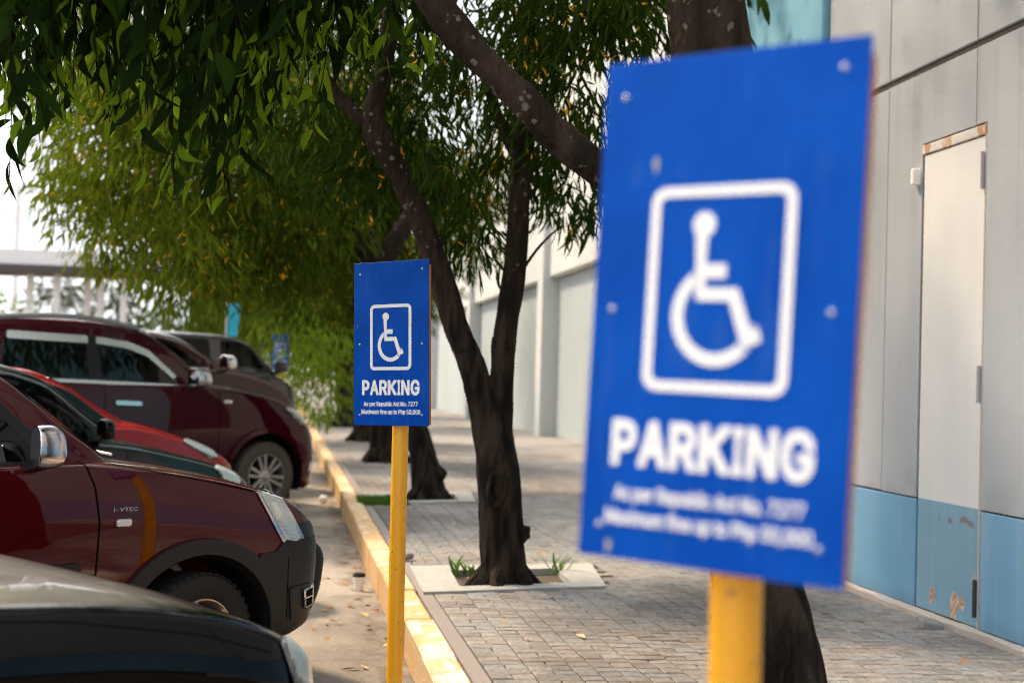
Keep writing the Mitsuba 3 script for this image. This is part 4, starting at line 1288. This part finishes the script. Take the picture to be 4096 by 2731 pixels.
# second red car
car = Car(.76, top=[(-3.6, .9), (-3.3, 1.0), (-1.3, 1.05), (-1.1, 1.02), (-.8, .94), (-.5, .84), (-.3, .74), (-.15, .62), (-.05, .5)],
          sh=[(-3.6, .8), (-3.3, .9), (-1.3, .95), (-1.1, .92), (-.8, .84), (-.5, .74), (-.3, .64), (-.15, .53), (-.05, .42)],
          bot=[(-3.6, .3), (-3.3, .2), (-.3, .18), (-.05, .24)], rear=-3.5, nose=-.08,
          cab=[(-3.4, .9), (-3.2, 1.2), (-2.6, 1.46), (-2.2, 1.49), (-1.85, 1.38), (-1.55, 1.20), (-1.3, 1.06), (-1.2, .9)], belt=1.0, tum=.28, nf=.38, pf=2.8, hn=2.5)
b = Build('bright red car just in front of the large maroon SUV, its bonnet and headlight showing', car, place(-.2, 13.5, PHI), 'red', .30, .26, 2.1, ax0=-.85)
hl = rounded([(-.88, .895), (-.70, .88), (-.50, .80), (-.40, .69), (-.52, .70), (-.68, .79)], .02)
k = b.put('headlight', hl, 'chrome', d=.006, shear=math.tan(PHI), y1=.75, label='bright headlight')
b.put('lens', hl.buffer(-.008), 'lens', d=.012, shear=math.tan(PHI), y1=.75, parent=k)
b.put('door_glass', rounded([(-1.45, 1.015), (-1.85, 1.30), (-2.2, 1.40), (-2.4, 1.40), (-2.4, 1.015)], .02), 'tint', 'cabin', .004, both=True)
b.windshield(-2.0, -1.36, .56)
b.wheels(.26, .165, 'alloy', 'rubber', 5, 2.3, .17)

# large maroon SUV with chrome window visors
car = Car(.90, top=[(-3.9, 1.2), (-3.5, 1.36), (-1.0, 1.375), (-.65, 1.36), (-.1, 1.30), (.2, 1.23), (.4, 1.14), (.55, 1.0), (.68, .86), (.82, .70)],
          sh=[(-3.9, 1.1), (-3.5, 1.30), (-1.0, 1.31), (-.65, 1.29), (-.1, 1.22), (.2, 1.14), (.4, 1.03), (.55, .88), (.66, .75), (.78, .6)],
          bot=[(-3.9, .4), (-3.5, .32), (-.4, .30), (.4, .25), (.6, .22), (.78, .3)], rear=-3.85, nose=.82,
          cab=[(-3.8, 1.2), (-3.68, 1.6), (-3.4, 1.91), (-2.6, 2.00), (-2.0, 1.99), (-1.5, 1.935), (-1.15, 1.78), (-.85, 1.55), (-.60, 1.37), (-.52, 1.2)], belt=1.335, tum=.26, nf=.40, pf=2.8, hn=2.6, crown_r=.14)
b = Build('large blurred maroon SUV with chrome window visors and chrome mirror', car, place(-.13, 15.6, PHI), 'maroon_deep', .47, .372, 2.6)
ringp = Polygon(arc((0, .36), .535, -15, 197) + arc((0, .36), .47, 197, -15))
b.put('fender_flare', ringp, 'maroon_deep', d=.03, both=True, arch=True)
b.put('door_glass', rounded([(-1.02, 1.345), (-1.42, 1.70), (-1.62, 1.765), (-1.98, 1.80), (-1.98, 1.36)], .03), 'tint', 'cabin', .004, both=True)
b.put('door_glass', rounded([(-2.05, 1.36), (-2.05, 1.80), (-2.90, 1.82), (-2.98, 1.38)], .03), 'tint', 'cabin', .004, both=True)
b.put('quarter_glass', rounded([(-3.05, 1.38), (-2.98, 1.82), (-3.4, 1.78), (-3.6, 1.42)], .03), 'tint', 'cabin', .004, both=True)
b.put('rain_visor', Polygon([(-1.10, 1.43), (-1.40, 1.69), (-1.62, 1.765), (-1.97, 1.805), (-1.97, 1.735), (-1.65, 1.70), (-1.42, 1.625), (-1.14, 1.40)]), 'rivet', 'cabin', .02, label='bright chrome window visor')
b.put('rain_visor', rounded([(-2.06, 1.81), (-2.88, 1.83), (-2.90, 1.755), (-2.06, 1.735)], .02), 'rivet', 'cabin', .02, label='bright chrome window visor')
b.put('belt_strip', line([(-.98, 1.325), (-2.0, 1.355), (-3.5, 1.385)], .016), 'rivet', 'cabin', .012, label='chrome strip under the windows')
b.put('pillar', Polygon([(-1.94, 1.345), (-2.08, 1.345), (-2.08, 1.81), (-1.94, 1.81)]), 'plastic', 'cabin', .006)
b.add('roof_rail', tube([(-3.3, .24, 1.93), (-2.6, .235, 1.985), (-1.9, .235, 1.975), (-1.45, .24, 1.90)], [.022, .025, .025, .02], 10, 30), 'alloy')
b.windshield(-1.5, -.66, .70)
b.mirror(-.95, -.12, 1.42, .12, .12, .10, label='large chrome side mirror')
k = b.put('door_handle', rounded([(-1.83, 1.178), (-1.54, 1.168), (-1.54, 1.125), (-1.83, 1.135)], .018), 'chrome', d=.035, label='chrome door handle')
b.put('side_marker_lamp', rounded([(-.56, 1.195), (-.46, 1.19), (-.46, 1.155), (-.56, 1.16)], .01), 'lenscore', d=.008)
b.put('door_gap', line([(-.62, .4), (-.60, 1.0), (-.62, 1.28)], .005), 'gap', d=.0015)
b.put('door_gap', line([(-1.95, .4), (-1.93, 1.32)], .005), 'gap', d=.0015)
hl = rounded([(.16, 1.125), (.30, 1.115), (.44, 1.05), (.53, .93), (.49, .90), (.36, .98)], .02)
k = b.put('headlight', hl, 'chrome', d=.008, shear=math.tan(PHI), y1=.8, label='narrow bright headlight')
b.put('lens', hl.buffer(-.012), 'lens', d=.014, shear=math.tan(PHI), y1=.8, parent=k)
b.put('bumper_trim', Polygon([(.57, .50), (.64, .60), (.67, .60), (.62, .47), (.58, .42), (.55, .42)]), 'chrome', d=.012, shear=math.tan(PHI), y1=.8)
b.put('hood_seam', line([(-.6, 1.30), (-.1, 1.235), (.18, 1.155)], .004), 'gap', d=.0015)
b.add('mud_flap', box(.30, .335, .03, .3, .12, .5), 'rubber')
b.wheels(.372, .245, 'alloy', 'rubber_dusty', 6, 2.6, .23, math.radians(4), 1, .012)

# brownish maroon SUV further on
car = Car(.88, top=[(-3.8, 1.3), (-3.4, 1.55), (-.9, 1.55), (-.6, 1.53), (-.1, 1.43), (.15, 1.32), (.32, 1.17), (.45, 1.0), (.55, .85)],
          sh=[(-3.8, 1.2), (-3.4, 1.46), (-.9, 1.47), (-.6, 1.45), (-.1, 1.34), (.15, 1.23), (.32, 1.07), (.45, .9), (.55, .75)],
          bot=[(-3.8, .4), (-3.4, .3), (.2, .3), (.5, .35)], rear=-3.7, nose=.52,
          cab=[(-3.6, 1.3), (-3.45, 1.6), (-3.1, 1.86), (-2.2, 2.0), (-1.7, 1.99), (-1.4, 1.945), (-1.05, 1.80), (-.75, 1.62), (-.62, 1.50)], belt=1.52, tum=.24, nf=.36, pf=2.8, hn=2.6)
b = Build('brownish maroon car behind the large maroon SUV, bonnet and windscreen pillar showing', car, place(-.08, 18.3, PHI), 'maroon_brown', .45, .36, 2.4, ax0=-.35)
b.put('door_glass', rounded([(-1.0, 1.53), (-1.40, 1.80), (-1.62, 1.87), (-1.98, 1.88), (-1.98, 1.53)], .03), 'tint_dark', 'cabin', .004, both=True)
b.put('door_glass', rounded([(-2.05, 1.53), (-2.05, 1.88), (-2.90, 1.88), (-2.98, 1.53)], .03), 'tint_dark', 'cabin', .004, both=True)
b.put('belt_strip', line([(-.92, 1.515), (-2.0, 1.525)], .012), 'rivet', 'cabin', .012)
b.put('pillar_trim', line([(-.7, 1.57), (-1.05, 1.77), (-1.4, 1.905), (-1.7, 1.95)], .013), 'rivet', 'cabin', .010)
b.windshield(-1.42, -.72, .66, 'tint_dark')
b.mirror(-.78, -.1, 1.60, .10, .11, .10)
b.wheels(.36, .23, 'alloy', 'rubber', 6, 2.6, .22)

# grey van
car = Car(.86, top=[(-4.0, 1.3), (-3.6, 1.50), (-.3, 1.52), (0, 1.46), (.25, 1.32), (.42, 1.1), (.5, .9)],
          sh=[(-4.0, 1.2), (-3.6, 1.44), (-.3, 1.45), (0, 1.38), (.25, 1.22), (.42, 1.0), (.5, .8)], bot=[(-4.0, .4), (-3.6, .3), (.2, .28), (.5, .35)], rear=-3.9, nose=.45,
          cab=[(-3.8, 1.4), (-3.7, 1.8), (-3.4, 2.0), (-2.4, 2.05), (-1.0, 2.04), (-.55, 1.97), (-.3, 1.80), (-.02, 1.52), (.08, 1.38)], belt=1.49, tum=.2, nf=.34, pf=2.8, hn=2.6, crown_r=.12)
b = Build('dark grey van with black windows, furthest of the parked cars', car, place(0.0, 21.4, PHI), 'vangrey', .40, .33, 2.4, ax0=-.35)
b.put('door_glass', rounded([(-.22, 1.53), (-.48, 1.86), (-.72, 1.93), (-1.0, 1.93), (-1.0, 1.60)], .04), 'tint_dark', 'cabin', .004, both=True)
b.put('side_glass', rounded([(-1.18, 1.58), (-1.18, 1.95), (-2.2, 1.96), (-2.2, 1.58)], .04), 'tint_dark', 'cabin', .004, both=True)
b.put('side_glass', rounded([(-2.3, 1.58), (-2.3, 1.96), (-3.4, 1.93), (-3.4, 1.58)], .04), 'tint_dark', 'cabin', .004, both=True)
b.put('belt_line', line([(.1, 1.40), (-3.5, 1.42)], .008), 'gap', d=.002)
b.windshield(-.55, -.02, .66)
b.mirror(-.1, -.1, 1.58, .09, .1, .09, 'vangrey')
b.wheels(.33, .2, 'alloy', 'rubber', 5, 2.6, .2)

# ------------------------------------------------------------------ beyond the cars
fb = thing('footbridge', 'pale panelled footbridge on slim columns at the far left', 'footbridge')
by = 45.0
for x in np.arange(-22, 3.6, 1.9):
    part(fb, 'parapet_panel', cbox(x + .02, x + 1.88, by, by + .12, 4.56, 5.03, .01), 'deck', smooth=False)
    part(fb, 'parapet_post', cbox(x - .045, x + .045, by - .05, by + .1, 4.5, 5.05, .01), 'column', smooth=False)
part(fb, 'deck', box(-22, 3.6, by - .1, by + 2.6, 4.34, 4.55), 'darkbeam', smooth=False)
for x in (-12.3, -10.0, -7.78, -6.95, -6.14, -5.67, -4.94):
    part(fb, 'column', cbox(x - .10, x + .10, by + .5 + (x % 1), by + .70 + (x % 1), -.02, 4.35, .02), 'column', smooth=False)
up_ = thing('utility_pole', 'thin utility pole with wires against the white sky at the far left', 'utility pole')
part(up_, 'post', tube([(-10.05, 56, -.02), (-10.05, 56, 4), (-10.05, 56, 8.3)], [.13, .11, .09], 12, 8), 'column')
for k, z in enumerate((8.05, 7.3, 6.9)):
    part(up_, 'crossarm', box(-10.85, -9.25, 55.95, 56.05, z - .05, z + .05), 'column', smooth=False)
    part(up_, 'wire', tube([(-30, 55, z + .5), (-19, 56, z), (-9.6, 56, z + .12), (0, 57, z - .1), (12, 58, z + .6)], .014, 5, 40), 'cable', smooth=False)
bt = np.random.default_rng(9)


def bush(name, label, blobs, per, L, W, m, seed, trunk=None, cat_='shrub', grp=None):
    t = thing(name, label, cat_, grp)
    lv, P = blob_leaves(blobs, per, L, W, .30, seed, .4)
    part(t, 'crown' if trunk else 'foliage', lv, m, smooth=True, kind='stuff')
    if trunk:
        part(t, 'trunk', trunk, 'bark', smooth=True)
    return t


for k, (x, y, h, R, lab) in enumerate([(-9.4, 62, 4.0, 1.5, 'grey green tree beyond the footbridge, leftmost of them'), (-7.2, 64, 3.9, 1.6, 'grey green tree beyond the second footbridge column'), (-5.6, 66, 2.6, 1.5, 'thin grey green tree right of the last footbridge column'), (-3.4, 70, 2.8, 1.9, 'dark blue green tree beyond the roof of the large maroon SUV')]):
    bush('tree', lab, [(x, y, h, R), (x + .8, y, h - 1.2, R * .8), (x - .9, y + .5, h - .9, R * .7), (x + .2, y, h + .9, R * .7)], 120, .42, .13, 'leaf_bg', 60 + k,
         tube([(x, y, 0), (x + .1, y, h * .6), (x, y, h + R * .4)], [.14, .1, .04], 10, 10, .02), 'tree', 'trees beyond the footbridge')
bush('shrub', 'yellow green bush under the footbridge at the left edge', [(-7.4, 41, 2.4, 1.3), (-8.6, 41, 2.6, 1.5), (-7.3, 41, 1.2, 1.1)], 420, .2, .07, 'leaf_sun', 71)
bush('shrub', 'low yellowish bush beyond the maroon SUV roof', [(-3.4, 44, 2.2, .7), (-2.6, 44, 2.25, .6), (-4.1, 44, 2.1, .6), (-3.2, 44, 1.2, .8)], 420, .16, .06, 'leaf_sun', 72)
bush('shrub', 'dark green hedge mass behind the grey van', [(-1.6, 33, 1.6, 1.2), (-.2, 33, 1.5, 1.2), (-2.9, 34, 1.7, 1.2), (1.0, 40, 1.4, 1.4)], 420, .2, .05, 'leaf_far', 73)
bn = thing('banner', 'narrow light blue vertical banner above the grey van', 'banner')
part(bn, 'post', tube([(-.97, 25.0, 0), (-.97, 25, 1.5), (-.97, 25, 2.72)], .02, 8, 4), 'greypost')
bm = trimesh.creation.box(extents=(.19, .012, .56)).subdivide_to_size(.08)
bv = np.array(bm.vertices) + np.array([-.86, 25, 2.38])
bv[:, 1] += .03 * np.sin(bv[:, 2] * 9)
bv[:, 0] += .02 * np.sin(bv[:, 2] * 8)
part(bn, 'cloth', trimesh.Trimesh(bv, bm.faces, process=False), 'banner', smooth=40)
gp = thing('post', 'grey post rising behind the grey van', 'post')
part(gp, 'shaft', tube([(-.37, 28.5, 0), (-.37, 28.5, 1.4), (-.37, 28.5, 2.62)], .055, 12, 6), 'greypost')
part(gp, 'cap', lathe([(.0001, .05), (.05, .03), (.065, 0), (.055, -.02)], 14), 'darkbeam', to_world=T().translate([-.37, 28.5, 2.62]))

# ------------------------------------------------------------------ litter and weeds
cu = thing('paper_cup', 'white paper cup with a dark lid standing on the road by the kerb', 'cup')
Tm = T().translate([.575, 9.95, 0])
part(cu, 'cup', lathe([(.0001, .0), (.028, .0), (.031, .003), (.042, .098), (.042, .104)], 28), 'cupwhite', to_world=Tm)
part(cu, 'lid', lathe([(.045, .100), (.045, .108), (.041, .116), (.038, .124), (.0001, .124)], 28), 'plastic', to_world=Tm)
cv = trimesh.creation.icosphere(3, .05)
q = np.array(cv.vertices)
q *= (1 + .5 * (meshkit.fbm(q * 40, 3, 3) - .5))[:, None]
single('crumpled_paper', trimesh.Trimesh(q + np.array([.52, 16.6, .05]), cv.faces, process=False), 'cupwhite', 'crumpled white ball of paper lying on the road by the far kerb', 'litter', smooth=False)
cv = trimesh.creation.icosphere(3, .05)
q = np.array(cv.vertices) * np.array([1.3, .9, .55])
q *= (1 + .5 * (meshkit.fbm(q * 22, 3, 5) - .5))[:, None]
single('stone', trimesh.Trimesh(q + np.array([.90, 10.05, PZ + .03]), cv.faces, process=False), 'edging', 'grey stone lying at the pavement edge beside the yellow pole', 'stone', smooth=True)
single('paver_stone', cbox(-.11, .11, -.055, .055, 0, .045, .008), 'paver', 'loose paver tipped against the footing of the blue wall by the white door', 'paver', smooth=False,
       to_world=T().translate([3.57, 7.42, PZ - .012]).rotate([0, 0, 1], 74).rotate([1, 0, 0], 8))


def weed(x, y, n, h, label, seed):
    t = thing('weed', label, 'weed')
    r = np.random.default_rng(seed)
    for k in range(n):
        a = r.uniform(0, 2 * np.pi)
        l = h * r.uniform(.6, 1.1)
        lv = leaves(np.array([[x + r.normal(0, .02), y + r.normal(0, .02), PZ - .02]]), np.array([[math.cos(a) * .55, math.sin(a) * .55, 1.0]]), np.array([[math.cos(a), math.sin(a), .2]]), np.array([l]), np.array([.022]), .25, 6)
        part(t, 'leaf', lv, 'grass', smooth=True)


weed(1.20, 9.40, 11, .16, 'small green weed at the left side of the forked trunk in its pit', 1)
weed(1.30, 9.44, 6, .10, 'lower weed tuft close against the back of the forked trunk', 2)
weed(1.885, 9.50, 9, .20, 'thin green weed at the right back corner of the tree pit', 3)
r = np.random.default_rng(8)
n = 2600
gp_ = np.c_[r.uniform(.80, 1.30, n), r.uniform(14.25, 15.0, n), np.full(n, PZ - .01)]
single('grass', leaves(gp_, np.c_[r.normal(0, .4, (n, 2)), np.ones(n)], r.normal(size=(n, 3)), .06 * r.uniform(.5, 1.3, n), .010 * np.ones(n), st=3), 'grass', 'mossy green grass at the kerb edge of the far tree pit', 'grass', smooth=True, kind='stuff')

DL = []
for sd in range(4):
    v, f = leaf_mesh([.3, -.25, .15, -.35][sd], [.5, .3, .7, .2][sd], [1.2, -.9, .6, -1.6][sd])
    DL.append((v * np.array([1.1, 1, .55]), f))
DP = {(k, m): mikit.ply(DL[k], M[m], smooth=True) for k in range(4) for m in ('dryleaf', 'dryleaf2')}


def litter(n, xr, yr, z, label, group, seed, sz=(.06, .12)):
    r = np.random.default_rng(seed)
    for k in range(n):
        x, y = r.uniform(*xr), r.uniform(*yr)
        s = r.uniform(*sz)
        key = numbered('fallen_leaf')
        scene[key] = {**DP[(int(r.integers(0, 4)), 'dryleaf' if r.random() < .6 else 'dryleaf2')],
                      'to_world': T().translate([x, y, z + .012]).rotate([0, 0, 1], r.uniform(0, 360)).rotate([1, 0, 0], r.normal(0, 10)).scale([s, s, s])}
        labels[key] = {'label': label, 'category': 'leaf', 'group': group}


litter(64, (.30, .68), (6.3, 17), RZ, 'curled orange fallen leaf on the road beside the kerb', 'fallen leaves on the road', 1)
litter(8, (-.1, .28), (6.6, 9.5), RZ, 'orange fallen leaf on the bare road near the sharp maroon SUV', 'fallen leaves near the SUV', 2)
litter(34, (1.0, 3.6), (5.6, 14), PZ, 'dry fallen leaf lying on the brick pavement', 'fallen leaves on the pavement', 3, (.05, .10))
litter(9, (1.15, 1.85), (8.85, 9.45), PZ - .03, 'brown fallen leaf on the soil of the tree pit', 'fallen leaves in the tree pit', 4, (.05, .10))
